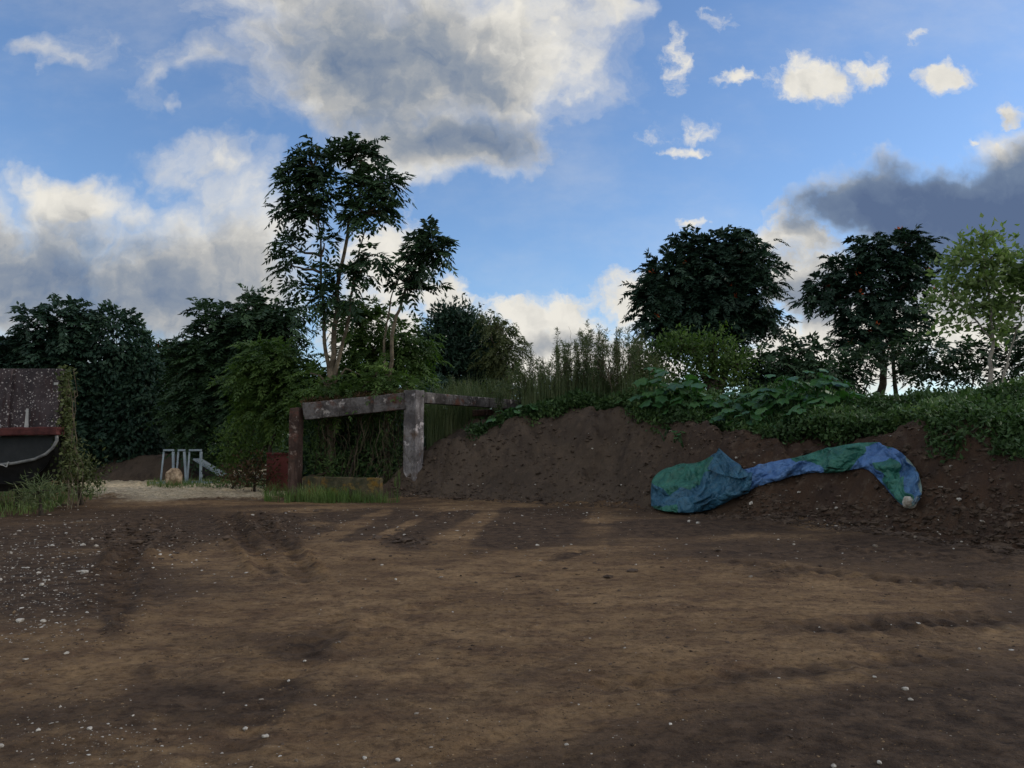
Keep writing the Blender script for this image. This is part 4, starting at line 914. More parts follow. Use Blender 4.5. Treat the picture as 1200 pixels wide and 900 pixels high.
# ------------------------------------------------------------------ tarpaulin
# cloth points, row by row, in thousandths of the cloth's extent
TARP_DIM = (104, 26, [3.3103, 13.3751, 0.0551], [7.5224, 19.6598, 1.6473])
TARP = np.array([
    22,854,0,20,847,19,19,841,31,22,836,44,20,831,54,19,827,67,20,822,79,21,818,87,19,816,98,19,815,99,19,816,97,19,820,91,17,824,80,18,828,75,18,831,68,19,834,66,19,834,64,18,833,69,18,830,74,16,829,79,17,829,78,19,830,75,18,836,64,17,842,53,19,851,36,17,864,9,
    17,816,9,11,811,30,0,805,36,2,805,48,3,803,60,6,801,74,9,800,87,15,800,83,13,800,101,20,802,92,18,805,109,22,809,105,24,817,97,25,823,79,26,828,78,26,835,59,25,838,40,24,844,33,23,845,46,30,848,61,26,849,35,26,853,39,29,857,59,36,863,37,35,873,52,20,885,54,
    13,780,11,15,772,44,22,773,56,29,774,63,20,776,66,24,781,71,17,782,79,20,786,84,23,792,85,18,793,104,23,799,103,25,803,110,28,805,103,33,809,90,38,813,79,40,817,72,43,822,70,48,825,79,50,828,84,46,829,101,51,833,94,54,837,89,51,847,116,38,860,115,22,877,119,24,905,97,
    13,749,18,6,744,51,10,743,75,16,746,58,20,751,75,24,758,84,30,762,78,29,767,91,32,773,81,35,776,97,39,777,118,44,778,130,49,779,144,54,783,150,61,787,151,67,787,137,73,793,133,77,801,128,75,814,114,69,824,132,69,837,121,58,850,133,52,867,122,37,885,133,21,903,161,29,925,142,
    13,725,19,5,716,48,5,718,64,11,721,75,20,727,69,30,733,76,35,740,77,38,749,76,43,754,84,45,758,107,54,760,111,63,760,128,73,761,141,77,763,162,80,769,142,85,781,152,80,794,165,77,810,148,78,830,125,67,849,144,56,869,152,48,888,148,34,899,175,30,911,185,43,921,182,34,941,183,
    17,708,19,26,704,46,22,704,74,15,702,90,19,709,110,24,717,122,27,728,118,35,737,119,43,743,118,55,747,120,62,749,145,66,751,171,77,757,170,85,763,147,82,770,167,85,787,178,86,807,148,81,828,144,74,853,143,62,875,147,60,885,168,60,891,196,56,902,217,44,907,249,33,927,242,38,955,234,
    24,694,18,17,690,55,29,691,49,30,690,77,32,692,109,34,703,125,34,714,140,33,728,152,47,734,145,57,739,154,60,746,173,74,751,164,86,757,156,84,764,175,92,780,169,94,796,176,92,819,153,85,841,169,77,853,187,68,861,214,63,869,236,53,877,259,48,896,278,47,919,298,31,941,286,46,967,276,
    27,680,16,37,681,52,36,683,90,51,682,79,58,690,92,41,694,77,43,709,114,45,721,130,47,726,174,56,732,189,68,745,187,80,748,162,84,757,186,90,769,190,96,785,187,103,805,171,95,818,193,84,826,220,77,831,246,71,842,274,63,859,298,51,881,311,40,907,325,33,931,339,43,951,333,51,978,311,
    35,668,16,43,670,54,42,671,98,55,674,122,65,678,98,53,686,59,53,702,83,57,712,111,59,719,153,61,727,198,73,739,181,89,747,191,89,756,205,100,769,189,109,787,191,108,801,205,98,805,241,91,810,279,87,819,306,83,839,321,69,866,332,56,896,328,46,920,356,41,938,381,42,960,382,58,986,355,
    42,657,15,39,656,62,52,661,69,55,662,118,63,670,128,62,678,70,64,695,65,67,706,98,69,715,144,70,718,194,82,730,202,85,741,226,101,752,217,111,765,213,117,782,221,116,794,242,111,800,279,101,803,321,100,820,333,88,850,315,74,882,335,65,906,354,59,920,391,52,942,419,50,966,424,67,993,394,
    51,646,11,56,649,64,50,653,101,68,656,97,73,659,142,70,671,106,73,689,57,79,702,85,85,705,131,87,710,182,86,720,228,93,734,249,105,745,253,120,759,243,125,778,255,121,788,283,113,792,318,111,800,354,104,833,315,94,861,321,86,887,345,83,902,383,79,921,413,66,941,453,62,967,466,77,998,424,
    61,635,14,56,634,65,63,643,92,69,651,134,87,654,130,83,670,135,86,678,67,89,697,71,97,698,118,102,703,161,103,713,209,104,725,265,114,735,285,128,751,274,132,770,282,128,781,313,120,786,359,120,807,332,114,839,320,107,866,336,104,885,361,101,900,389,95,915,442,82,939,478,73,968,503,87,999,460,
    71,626,17,66,625,66,71,632,104,80,641,130,86,647,174,97,660,171,96,670,90,100,691,58,111,693,102,120,697,144,119,712,189,119,717,249,123,724,294,130,741,310,137,760,321,127,770,352,135,783,365,133,806,340,127,841,330,122,869,347,116,881,389,110,891,430,111,912,454,99,940,496,86,966,534,98,998,491,
    83,618,13,86,621,65,79,621,116,85,629,153,95,636,194,103,648,202,108,663,120,113,682,72,123,694,82,130,696,129,134,707,166,136,714,220,141,719,277,142,727,330,142,741,362,144,760,377,151,776,365,148,803,351,139,837,356,133,871,359,127,879,408,123,887,456,118,905,495,110,934,530,101,962,562,111,994,517,
    93,610,15,101,614,67,97,620,110,95,620,169,105,625,212,114,639,225,120,656,168,127,674,80,134,691,66,141,697,112,152,702,157,154,712,198,160,719,248,166,719,296,171,724,348,165,749,384,164,768,395,162,797,387,156,834,358,145,872,371,144,880,418,140,886,467,132,899,520,124,926,556,118,953,586,122,988,546,
    104,606,18,105,603,77,112,613,110,112,613,166,120,616,216,128,630,237,132,651,188,137,668,99,144,687,57,156,695,97,165,694,158,176,701,190,183,711,232,191,719,271,193,716,328,185,736,381,183,763,395,176,793,397,172,829,373,164,863,388,157,883,428,153,887,480,150,893,530,141,916,577,136,945,606,137,981,572,
    117,601,14,118,598,80,126,608,111,126,606,164,132,613,213,140,624,237,145,644,210,153,662,121,159,683,46,161,684,101,177,684,163,190,688,214,200,700,229,196,703,281,211,712,316,205,728,376,199,760,378,194,788,410,191,823,390,182,854,409,174,876,444,171,886,492,170,889,545,160,906,597,154,938,616,152,974,589,
    128,599,15,132,592,74,141,603,114,141,603,168,143,617,188,155,620,232,159,640,229,167,657,147,173,675,69,182,684,108,192,674,167,201,677,220,206,688,261,213,699,294,212,722,291,220,728,357,216,752,392,213,781,413,208,817,403,201,840,431,195,866,464,191,881,505,187,889,554,178,897,609,175,928,599,168,965,606,
    141,598,15,145,591,75,152,596,129,157,603,171,157,618,165,166,626,207,175,634,244,182,651,198,190,667,130,201,679,114,209,679,187,220,668,227,221,679,267,227,698,269,230,722,285,234,735,346,234,750,401,230,777,399,217,801,439,212,822,471,207,845,500,208,867,529,207,884,557,198,898,595,178,921,651,182,955,628,
    155,602,18,155,602,81,168,598,124,158,610,134,171,620,146,181,628,188,191,631,234,199,644,245,207,658,206,217,673,155,227,683,183,234,675,234,241,670,284,241,694,298,244,723,308,244,745,327,249,752,389,241,768,436,231,786,469,225,804,508,220,824,535,216,846,567,215,869,595,215,889,626,197,908,669,200,942,640,
    171,609,17,175,602,79,182,610,118,174,622,130,188,616,149,197,624,188,210,633,213,209,645,208,225,650,239,227,665,235,241,678,202,240,686,248,251,681,290,251,676,337,256,712,345,258,742,352,258,764,373,258,769,427,250,782,473,244,796,516,238,809,558,231,827,597,225,847,628,220,872,659,220,897,686,213,928,651,
    189,622,17,193,614,76,186,627,91,190,635,121,206,630,154,221,624,178,226,636,190,230,644,225,240,655,204,246,658,250,248,673,259,260,688,253,258,693,304,265,690,349,260,693,401,259,721,406,263,751,424,272,777,424,264,791,464,264,798,508,256,811,528,254,819,579,247,835,628,241,853,663,232,878,648,229,911,659,
    208,637,18,215,629,81,208,632,127,214,644,118,224,646,159,239,639,177,249,634,220,254,645,248,261,656,243,268,665,235,269,672,277,267,685,301,277,699,308,276,704,358,272,706,407,268,710,456,263,725,482,268,751,493,281,778,488,280,805,490,272,818,519,269,825,557,266,829,610,261,843,656,256,868,653,245,897,665,
    225,652,12,223,647,99,230,634,97,238,642,126,246,649,152,252,651,195,269,646,205,278,647,248,283,656,277,286,667,279,291,678,285,291,688,315,290,696,351,294,709,369,291,708,423,287,718,459,282,726,500,275,730,538,273,749,560,275,776,557,288,801,543,288,824,554,282,836,586,277,846,622,278,858,675,261,882,668,
    241,661,19,242,651,105,250,636,117,247,636,161,261,644,182,271,652,171,282,657,191,295,654,225,297,661,257,303,667,298,305,678,314,309,690,329,309,698,364,309,704,401,307,714,426,304,715,468,300,723,512,292,731,550,288,738,589,283,752,607,284,775,615,299,797,593,300,821,599,296,840,618,296,854,650,277,870,681,
    256,662,25,259,650,113,261,636,138,259,630,178,272,637,177,285,647,170,294,653,175,306,658,203,314,661,249,317,669,283,321,673,317,323,683,352,323,693,378,322,701,411,322,706,446,322,715,479,317,722,513,312,729,551,306,736,591,301,742,631,296,756,661,294,778,664,311,799,640,299,819,654,307,838,670,292,856,691,
    266,660,32,267,645,104,274,635,161,272,624,194,281,631,207,294,638,202,305,646,186,316,652,215,324,654,267,327,654,317,332,660,352,335,668,384,334,680,403,334,691,430,333,697,464,334,706,495,330,716,522,327,725,553,323,733,584,320,739,628,314,746,670,307,759,701,303,779,708,319,797,686,302,815,710,303,839,710,
    274,656,42,277,646,114,284,631,154,286,620,190,290,622,237,303,627,224,317,635,222,325,641,242,327,642,297,337,641,342,337,642,397,343,647,421,349,658,447,346,673,461,344,684,486,341,696,509,340,711,539,331,717,568,327,722,603,331,731,632,330,739,662,326,748,697,319,758,735,311,775,753,326,793,736,311,820,732,
    285,652,49,285,638,107,295,631,164,296,620,210,298,611,251,315,613,250,328,616,266,327,622,301,338,630,317,335,627,366,345,627,421,352,628,465,362,635,484,357,645,507,350,665,520,347,688,526,348,702,541,344,711,570,337,719,606,332,719,646,336,727,672,338,735,703,338,745,728,335,756,757,319,771,786,320,799,757,
    293,647,61,295,631,115,305,626,162,305,612,205,305,604,250,323,602,268,334,602,317,336,606,360,341,614,381,354,621,377,362,622,415,362,618,460,361,621,498,360,625,537,356,642,552,351,664,558,350,687,569,351,703,581,347,712,614,340,713,646,337,712,690,335,717,721,336,727,748,340,736,774,341,753,790,326,779,780,
    305,643,76,307,624,119,314,618,172,313,605,206,316,594,257,326,594,306,337,594,352,346,600,377,357,607,392,367,614,387,372,618,416,374,620,465,378,620,507,373,619,546,367,626,580,361,642,600,356,661,608,354,680,623,357,694,637,355,704,668,350,707,703,344,707,741,339,711,771,335,721,796,332,738,810,331,764,808,
    312,639,92,319,620,124,320,607,170,323,597,215,329,590,264,334,587,312,344,591,352,356,596,379,367,601,398,376,609,395,380,611,434,381,614,476,379,612,521,385,616,552,383,619,592,380,623,629,372,638,651,364,655,662,359,672,682,358,686,701,358,697,721,356,703,750,353,703,788,347,710,819,347,726,819,340,751,825,
    325,636,111,329,618,153,332,603,174,336,597,229,342,589,273,344,583,325,355,586,351,366,591,380,375,595,399,374,604,424,388,607,438,387,607,480,382,606,533,387,607,565,390,608,607,395,613,640,398,620,668,387,635,691,378,651,712,370,667,729,365,681,750,362,693,773,363,700,790,359,706,826,350,717,842,344,741,835,
    336,631,121,341,611,152,342,603,206,347,591,245,348,580,272,358,580,318,366,585,343,375,592,362,379,600,379,381,598,418,391,599,449,390,601,489,385,599,530,390,600,571,400,601,611,410,605,637,416,611,661,418,619,678,407,634,709,395,649,736,383,665,756,375,680,781,369,691,798,369,702,817,362,713,830,351,731,839,
    346,627,142,348,613,184,354,599,220,355,585,233,359,576,268,370,579,302,376,588,320,381,595,336,383,592,375,385,590,409,385,590,452,389,589,491,393,594,516,395,593,556,406,600,579,417,600,611,427,606,639,432,613,659,430,623,678,420,637,703,403,652,746,392,669,759,382,684,780,376,698,791,372,710,805,359,723,824,
    358,625,161,362,608,182,367,593,211,369,581,238,373,572,272,383,580,290,389,585,318,394,590,341,393,594,372,396,595,417,398,593,446,399,587,478,401,587,507,398,595,525,410,595,552,412,603,577,422,608,597,432,614,620,432,621,634,429,630,654,414,643,685,394,655,727,385,673,740,375,687,755,365,702,768,370,717,797,
    369,621,182,371,608,209,377,594,233,383,580,244,387,569,276,392,573,314,402,577,335,407,583,357,409,590,373,410,594,401,405,589,422,410,589,458,412,592,486,413,594,517,402,598,524,413,604,542,414,612,563,413,615,593,415,621,609,414,627,629,410,636,643,396,644,686,384,662,696,372,680,716,376,695,753,379,712,771,
    381,619,195,387,603,206,393,592,239,398,579,252,402,568,287,405,566,331,411,570,360,420,575,380,413,577,407,419,585,397,420,592,409,417,595,438,417,598,463,420,599,493,411,604,496,402,607,509,400,610,534,399,615,560,398,620,577,396,628,600,392,636,616,395,649,629,385,658,644,384,676,666,391,687,720,390,707,734,
    394,616,215,400,599,237,409,588,240,413,579,267,417,568,295,419,562,341,423,564,383,428,568,413,425,567,437,431,572,444,435,579,453,433,589,450,431,596,447,428,603,456,423,607,468,420,608,492,414,614,497,408,619,514,403,623,530,399,630,547,398,639,559,397,651,571,398,665,600,402,673,647,393,686,660,403,700,697,
    405,612,239,417,597,243,421,588,274,424,579,296,427,569,322,431,560,347,435,557,391,433,558,438,435,558,475,436,562,495,437,567,506,440,574,520,443,582,507,441,592,487,437,603,482,436,611,487,430,615,490,427,620,502,421,626,510,417,631,520,415,640,532,414,650,549,416,662,564,414,673,592,413,675,649,416,691,662,
    418,608,259,427,590,279,436,581,278,439,574,299,442,568,323,445,563,359,448,560,399,448,557,438,449,556,479,447,556,512,449,558,543,449,563,557,450,569,559,448,576,559,450,585,541,443,594,533,443,605,523,443,614,521,439,622,516,438,630,511,436,640,524,435,647,537,435,658,559,436,666,583,432,667,629,428,681,636,
    429,606,276,445,586,276,452,578,293,455,572,315,456,568,341,456,566,367,458,564,402,461,562,438,462,558,479,463,557,513,462,555,551,463,555,582,462,559,593,461,564,604,455,571,599,451,579,592,451,590,579,452,600,564,449,611,550,450,621,534,450,630,513,450,638,543,451,648,547,453,658,565,447,661,610,442,672,616,
    440,602,296,452,588,301,446,585,316,443,582,328,442,577,317,437,577,331,437,578,354,439,574,376,440,572,409,442,571,441,446,572,474,452,574,490,450,575,510,452,578,519,457,585,524,458,590,522,460,598,522,463,606,517,467,614,517,468,622,516,467,629,526,467,637,541,462,642,565,465,651,560,462,660,576,456,664,609,
    452,597,316,453,583,340,458,577,324,456,573,332,453,574,348,449,576,360,450,580,369,449,580,387,454,574,406,459,571,438,462,573,471,463,568,499,467,571,516,468,571,538,469,576,538,474,581,534,474,588,529,477,596,533,480,604,535,481,614,536,475,621,552,481,630,555,478,637,555,477,644,581,477,653,576,468,659,608,
    464,592,335,469,579,334,466,575,362,463,573,376,459,570,386,458,573,396,463,576,390,465,580,397,466,579,420,469,574,439,476,573,470,477,572,504,481,567,523,483,567,545,485,568,565,489,574,556,486,581,564,488,590,562,487,598,570,486,607,572,492,616,573,486,624,588,490,632,592,495,639,579,487,643,600,482,655,619,
    475,586,355,480,575,369,476,573,394,476,567,402,475,570,415,473,569,432,475,573,434,481,575,429,482,579,435,483,579,460,488,577,486,491,575,506,495,570,534,499,566,550,497,566,572,498,569,586,499,575,597,497,582,599,497,592,607,495,602,609,495,612,612,503,619,612,499,626,622,509,631,607,505,640,614,497,650,633,
    486,579,370,489,573,404,489,564,407,493,567,430,491,563,441,495,566,456,494,568,463,491,572,473,497,572,459,500,575,464,503,575,492,507,571,508,508,570,530,512,570,556,513,569,573,514,568,592,513,571,602,513,579,611,511,588,624,509,598,636,507,606,644,506,615,655,514,620,639,518,628,641,507,634,648,511,645,640,
    498,570,391,498,562,402,506,566,427,508,563,448,508,561,469,507,560,490,503,560,509,508,563,506,512,566,498,517,566,488,520,569,497,522,569,516,524,566,534,525,565,556,527,565,575,527,569,580,527,573,588,528,581,598,525,588,607,524,597,619,523,607,632,523,611,655,522,616,682,520,621,685,523,629,691,525,638,660,
    509,561,401,517,558,434,509,553,441,508,550,463,510,548,489,514,547,508,520,549,513,525,551,518,528,555,516,533,558,513,536,561,503,538,564,514,539,565,535,541,563,552,541,566,560,542,570,567,541,574,575,542,580,587,541,587,600,542,594,615,541,602,629,539,609,642,540,614,655,539,618,674,538,619,699,539,629,673,
    523,553,417,521,544,434,523,543,463,527,542,486,523,536,499,530,537,511,537,538,523,541,541,514,545,543,511,549,548,510,552,551,515,553,556,524,554,560,533,555,564,547,557,566,562,556,568,576,555,570,587,555,575,606,554,581,616,554,587,633,554,593,647,552,597,657,554,602,665,547,602,680,553,607,674,552,617,689,
    537,545,436,537,537,457,540,537,484,539,531,478,539,526,499,546,526,515,554,528,523,560,530,529,565,531,517,566,535,519,568,540,527,569,546,536,569,551,550,569,555,560,568,560,573,570,561,590,569,564,605,569,567,617,569,569,632,569,573,645,568,578,664,568,583,673,567,588,689,566,593,700,560,596,716,565,606,704,
    551,539,451,557,532,477,554,526,468,554,522,483,556,516,502,564,518,511,573,518,522,572,515,546,576,518,563,580,519,556,582,523,556,575,528,566,573,533,575,570,539,590,569,545,601,569,549,614,570,552,627,571,554,642,572,556,654,572,558,666,573,561,685,573,566,699,575,570,710,576,576,723,577,582,732,578,594,716,
    565,532,466,568,523,455,571,517,473,572,511,490,574,506,514,579,505,541,585,504,572,592,505,589,589,503,606,592,507,612,591,511,617,596,516,603,595,521,594,586,525,609,582,531,623,582,535,636,583,538,649,585,541,660,587,542,673,590,545,689,592,547,700,594,552,698,596,556,703,594,563,704,596,572,713,592,583,728,
    583,527,484,590,517,479,591,508,493,591,503,510,595,499,537,598,495,567,601,494,594,605,492,624,606,492,645,607,495,658,608,499,662,608,505,661,609,515,650,611,521,647,609,524,622,608,531,629,606,535,640,608,537,651,608,539,664,612,540,678,612,540,694,615,541,708,613,545,720,613,552,730,612,559,743,609,574,741,
    603,521,501,609,511,507,610,505,531,608,503,560,618,497,564,622,493,592,625,489,619,628,487,653,631,489,665,632,488,683,635,492,675,631,494,686,633,501,681,627,510,686,629,518,664,630,525,641,630,531,642,630,534,652,633,537,659,635,538,672,634,536,689,638,540,690,636,544,694,636,550,701,634,558,715,627,567,754,
    621,516,516,625,512,556,626,506,579,630,501,575,632,503,603,642,499,606,645,494,625,649,490,650,652,485,677,653,484,696,654,485,713,655,489,724,654,496,726,652,502,727,654,509,697,654,515,675,655,522,659,654,528,662,656,532,668,660,535,667,659,534,682,661,538,691,662,541,706,659,547,722,659,554,722,647,562,763,
    641,511,538,644,501,558,649,507,567,651,508,589,655,508,613,659,507,635,659,502,656,663,498,682,667,496,700,672,492,718,675,489,733,673,489,748,678,493,750,676,495,718,676,504,728,677,507,710,680,511,686,680,516,690,680,521,694,681,524,702,683,527,711,683,530,722,684,533,735,681,539,747,668,540,758,668,556,776,
    658,501,552,669,502,575,670,501,594,668,497,617,665,494,634,674,494,637,678,493,655,683,492,675,686,489,693,685,482,696,685,477,712,683,476,723,681,474,744,686,478,742,690,482,733,694,488,729,696,495,729,697,500,735,696,505,736,696,509,745,691,511,760,697,513,760,691,515,769,688,521,784,684,531,805,687,548,784,
    674,489,566,678,487,599,671,479,613,674,476,635,681,476,647,686,475,661,691,476,675,697,476,683,703,476,691,705,474,708,703,472,729,704,468,743,702,466,755,702,465,775,706,467,766,703,470,780,705,476,786,705,481,790,706,486,796,706,492,800,708,495,808,708,500,814,708,506,811,712,511,792,705,520,822,704,536,801,
    688,475,575,679,464,596,689,461,620,698,458,640,703,455,658,709,456,660,713,457,673,714,459,685,717,460,697,719,461,709,720,462,726,723,460,742,722,456,754,721,453,770,723,454,784,726,456,790,728,460,797,728,465,806,728,470,815,729,475,822,726,482,830,727,488,839,728,495,846,729,503,833,726,509,800,722,524,822,
    699,459,583,695,446,604,701,441,636,715,437,647,726,435,637,730,434,655,731,435,669,730,436,686,729,440,703,729,442,716,729,445,728,734,448,736,739,450,748,736,443,752,743,445,764,746,448,769,749,451,776,751,455,786,751,460,793,751,466,800,750,474,809,750,479,820,748,486,839,746,491,857,742,495,829,736,510,842,
    710,445,592,714,432,615,712,422,624,730,419,625,729,415,654,737,412,660,741,412,674,745,414,685,744,420,697,746,424,708,747,428,720,746,430,734,751,433,725,755,434,738,758,435,754,764,435,771,767,436,786,768,441,794,770,443,809,770,448,818,769,455,823,770,463,829,770,471,833,770,479,839,770,488,848,752,493,863,
    723,430,593,720,416,586,732,410,607,727,402,634,731,396,670,737,392,688,745,389,696,750,390,707,754,394,716,758,400,725,760,405,731,763,411,738,764,414,747,767,415,767,769,416,783,770,416,805,772,416,823,773,418,835,774,421,847,775,428,857,776,435,865,774,445,870,770,452,872,765,460,876,773,469,865,764,478,884,
    734,418,595,739,404,595,738,391,612,734,383,646,735,377,678,736,373,706,740,371,730,741,372,746,744,376,762,745,380,768,746,386,771,750,394,780,752,398,793,754,400,808,757,400,827,761,399,844,765,398,859,768,398,872,771,402,887,772,407,899,772,415,906,772,423,912,770,433,916,769,445,919,775,454,923,780,462,901,
    747,406,592,754,393,630,751,383,648,750,373,666,746,363,680,750,361,711,754,359,733,756,359,756,758,362,772,758,366,783,760,370,792,761,375,800,764,380,810,768,383,818,773,385,814,776,385,831,782,385,848,788,386,858,793,390,865,795,394,875,793,400,890,792,409,900,791,418,914,791,429,928,789,437,908,792,447,915,
    759,397,593,757,379,606,758,371,625,761,362,644,761,359,674,764,357,701,769,358,718,772,359,736,772,356,757,773,358,776,774,362,770,777,367,777,780,368,789,785,371,799,790,373,806,794,374,818,800,374,832,806,376,845,811,377,857,815,380,866,815,387,870,813,395,877,814,404,890,811,415,905,806,422,935,806,432,923,
    772,389,599,774,373,602,773,364,621,777,360,651,779,355,667,781,354,693,784,354,710,789,357,727,788,356,745,788,352,755,789,354,775,794,357,783,791,357,798,794,357,817,795,359,831,799,360,855,804,358,879,807,361,895,810,363,907,816,363,919,819,368,921,827,374,915,830,384,916,832,395,919,832,405,923,821,417,939,
    786,382,604,791,366,603,792,359,626,794,357,652,796,360,675,798,356,688,802,353,703,803,350,721,803,348,741,805,349,758,809,351,774,812,348,791,812,348,807,813,349,828,815,350,845,819,352,865,825,355,876,830,356,894,830,350,910,832,348,930,834,350,943,834,355,958,834,365,963,835,376,968,833,389,969,837,404,954,
    802,377,609,807,361,606,812,359,641,813,360,670,813,360,691,815,360,711,815,359,732,818,355,745,822,351,741,827,349,760,830,348,779,833,349,797,836,350,818,840,347,832,840,350,846,844,352,862,848,351,877,852,349,900,853,344,914,851,340,921,854,340,940,854,344,955,853,352,949,853,362,946,852,375,944,853,391,962,
    815,371,619,821,355,637,820,350,673,824,350,698,818,348,712,823,349,729,828,350,722,834,353,726,839,354,746,845,352,767,851,350,789,855,348,808,859,345,826,863,347,842,864,344,861,864,339,877,871,343,878,869,340,889,869,337,904,872,337,917,872,337,934,872,339,949,875,344,959,872,353,963,872,364,957,867,379,971,
    827,364,627,835,351,681,835,342,704,831,336,716,837,338,729,841,340,733,846,342,724,852,345,729,856,346,742,861,345,760,867,344,785,872,342,805,878,338,826,875,333,840,879,330,857,884,332,864,887,335,874,890,335,890,888,332,899,889,336,909,892,337,924,892,341,931,894,341,946,892,347,963,891,355,980,881,368,982,
    838,354,637,837,336,677,840,329,703,851,331,717,856,332,732,858,331,746,857,334,754,853,336,765,860,334,767,858,333,790,869,329,801,875,327,825,886,324,821,891,323,836,897,322,856,900,319,874,904,322,871,906,326,880,906,330,893,906,331,913,908,336,911,908,335,928,908,340,923,909,346,933,906,351,945,896,357,982,
    845,341,652,854,330,696,858,323,728,852,318,743,845,320,749,846,320,763,848,320,778,852,323,786,858,321,797,868,319,798,873,315,820,886,312,819,894,307,834,901,305,848,908,305,857,914,306,868,918,308,879,920,313,890,921,317,897,921,321,905,921,327,916,923,330,928,922,331,944,914,335,948,917,339,965,907,348,985,
    851,328,657,857,315,694,844,309,714,841,304,738,846,304,756,851,304,772,856,304,783,861,304,793,867,304,804,874,302,813,885,299,816,896,297,822,909,291,830,918,288,849,924,286,866,928,287,877,929,287,891,930,293,901,932,300,914,933,307,924,933,315,932,931,319,949,929,322,963,922,324,975,916,327,984,919,339,986,
    857,315,662,842,304,685,841,294,711,854,290,722,865,288,733,871,286,745,876,286,756,881,285,766,886,287,778,893,285,789,900,282,802,907,279,817,915,276,842,922,271,866,926,269,881,922,268,905,920,271,921,923,275,930,923,280,938,929,289,952,932,295,959,940,302,959,934,307,978,931,312,993,932,319,999,931,329,980,
    858,301,660,843,289,666,854,282,697,861,275,719,868,269,753,867,266,783,872,264,799,878,265,814,882,265,826,889,264,840,894,264,852,902,263,871,909,261,888,914,256,904,920,254,917,929,253,918,926,254,930,922,257,944,924,264,958,926,271,967,936,279,973,938,288,982,945,295,987,946,304,992,940,310,976,940,318,966,
    861,285,655,855,276,688,845,268,712,853,262,740,860,255,769,870,248,787,882,244,798,891,242,806,899,241,816,905,242,826,908,244,838,914,244,845,916,244,866,915,242,886,917,239,909,922,239,924,927,241,936,933,245,941,937,250,941,937,258,942,934,267,933,942,277,935,943,286,940,950,293,945,956,297,964,950,306,962,
    861,272,645,854,262,669,851,255,697,851,246,726,860,241,754,875,237,750,889,232,761,901,227,768,909,227,781,917,226,795,920,226,809,921,227,826,919,227,850,919,226,866,924,229,874,923,228,890,928,233,890,933,237,891,936,243,899,941,249,903,946,256,914,943,264,898,947,273,903,950,280,906,957,286,913,958,294,947,
    862,258,629,865,253,656,863,246,684,860,239,705,857,230,740,872,224,740,887,219,742,904,213,751,915,210,762,923,208,775,926,209,788,925,210,808,925,210,826,927,214,842,927,214,861,932,218,871,932,220,889,936,224,880,942,229,888,945,234,892,944,238,910,950,246,900,954,253,905,954,260,927,954,270,934,964,279,934,
    865,247,612,865,239,633,859,235,651,859,230,679,856,221,704,865,214,723,881,207,730,901,202,737,915,194,740,925,192,760,934,190,767,931,190,785,930,193,806,929,198,826,929,201,843,931,204,862,935,207,878,940,210,888,942,215,901,947,218,910,950,221,919,952,227,923,958,233,928,963,242,930,966,252,932,969,264,914,
    866,238,595,858,230,602,855,226,625,855,219,648,855,212,672,865,204,697,878,197,713,897,188,722,913,180,731,928,175,739,935,174,751,940,175,761,943,180,777,944,186,793,946,192,812,946,199,820,941,205,829,946,204,850,951,206,862,954,208,879,958,211,894,962,215,896,961,220,890,962,227,890,966,236,887,974,250,894,
    868,228,568,867,219,591,875,218,616,873,213,638,872,207,659,868,195,653,879,186,681,896,180,678,914,175,687,929,172,693,942,170,699,949,171,711,950,174,728,955,180,745,956,186,764,956,194,776,955,202,793,951,208,802,957,208,817,961,208,832,965,206,844,968,206,864,972,209,870,975,216,878,977,223,879,979,237,872,
    871,220,543,883,212,576,876,206,593,880,199,613,873,193,630,887,192,634,890,181,637,903,186,643,916,180,646,930,181,663,944,177,673,949,175,659,954,177,678,957,179,696,954,188,713,962,192,731,959,201,746,957,207,750,963,207,770,968,208,786,972,210,799,975,206,812,978,204,825,981,205,844,981,212,842,985,224,850,
    874,212,515,887,199,548,888,193,582,880,185,587,891,187,591,895,181,608,905,183,606,911,177,626,920,184,604,929,183,616,928,177,641,935,180,647,941,184,652,949,185,658,958,182,665,961,190,678,958,198,694,965,204,710,970,208,725,973,210,741,979,210,752,983,209,769,987,207,785,990,205,796,995,203,817,989,214,829,
    877,201,487,873,189,537,889,183,539,897,176,557,894,173,586,902,174,563,902,171,584,913,170,584,918,174,567,924,172,587,934,174,598,938,170,618,940,175,614,944,179,618,952,184,623,959,188,632,965,192,651,971,196,672,977,199,691,980,199,707,983,200,726,976,198,742,975,196,755,976,197,775,980,195,794,993,204,798,
    878,190,463,882,176,507,876,170,544,887,164,524,881,160,552,891,160,537,900,160,535,907,163,536,915,162,544,924,163,557,928,164,572,937,164,573,944,165,593,948,166,605,950,169,621,957,173,633,965,177,636,972,182,649,979,185,661,983,186,675,985,187,693,985,186,715,980,184,725,977,185,744,984,189,747,997,193,772,
    878,177,433,867,167,479,881,159,498,875,150,519,882,144,547,891,144,568,896,145,575,905,146,560,912,147,561,919,148,556,927,149,556,934,150,564,938,151,583,942,152,599,947,155,617,952,158,625,958,160,633,964,163,642,973,166,649,980,168,656,986,171,664,990,172,676,992,174,696,987,175,717,985,174,741,997,184,745,
    875,163,408,878,153,457,873,143,489,892,140,488,900,134,513,905,129,544,907,126,570,910,128,586,911,132,603,917,133,592,924,133,578,929,136,566,935,137,570,941,140,581,945,140,604,947,140,620,949,142,637,954,146,657,960,148,661,966,151,669,975,155,678,981,156,677,990,159,668,995,162,689,986,165,695,999,173,713,
    875,147,384,863,142,418,879,134,435,885,124,460,889,120,503,885,117,535,887,113,565,892,112,582,900,111,593,908,114,601,916,119,600,923,120,594,929,121,580,933,125,594,940,124,584,945,124,603,945,125,623,948,127,641,952,129,654,959,132,651,961,136,672,966,141,660,974,144,678,981,146,689,992,149,701,995,160,683,
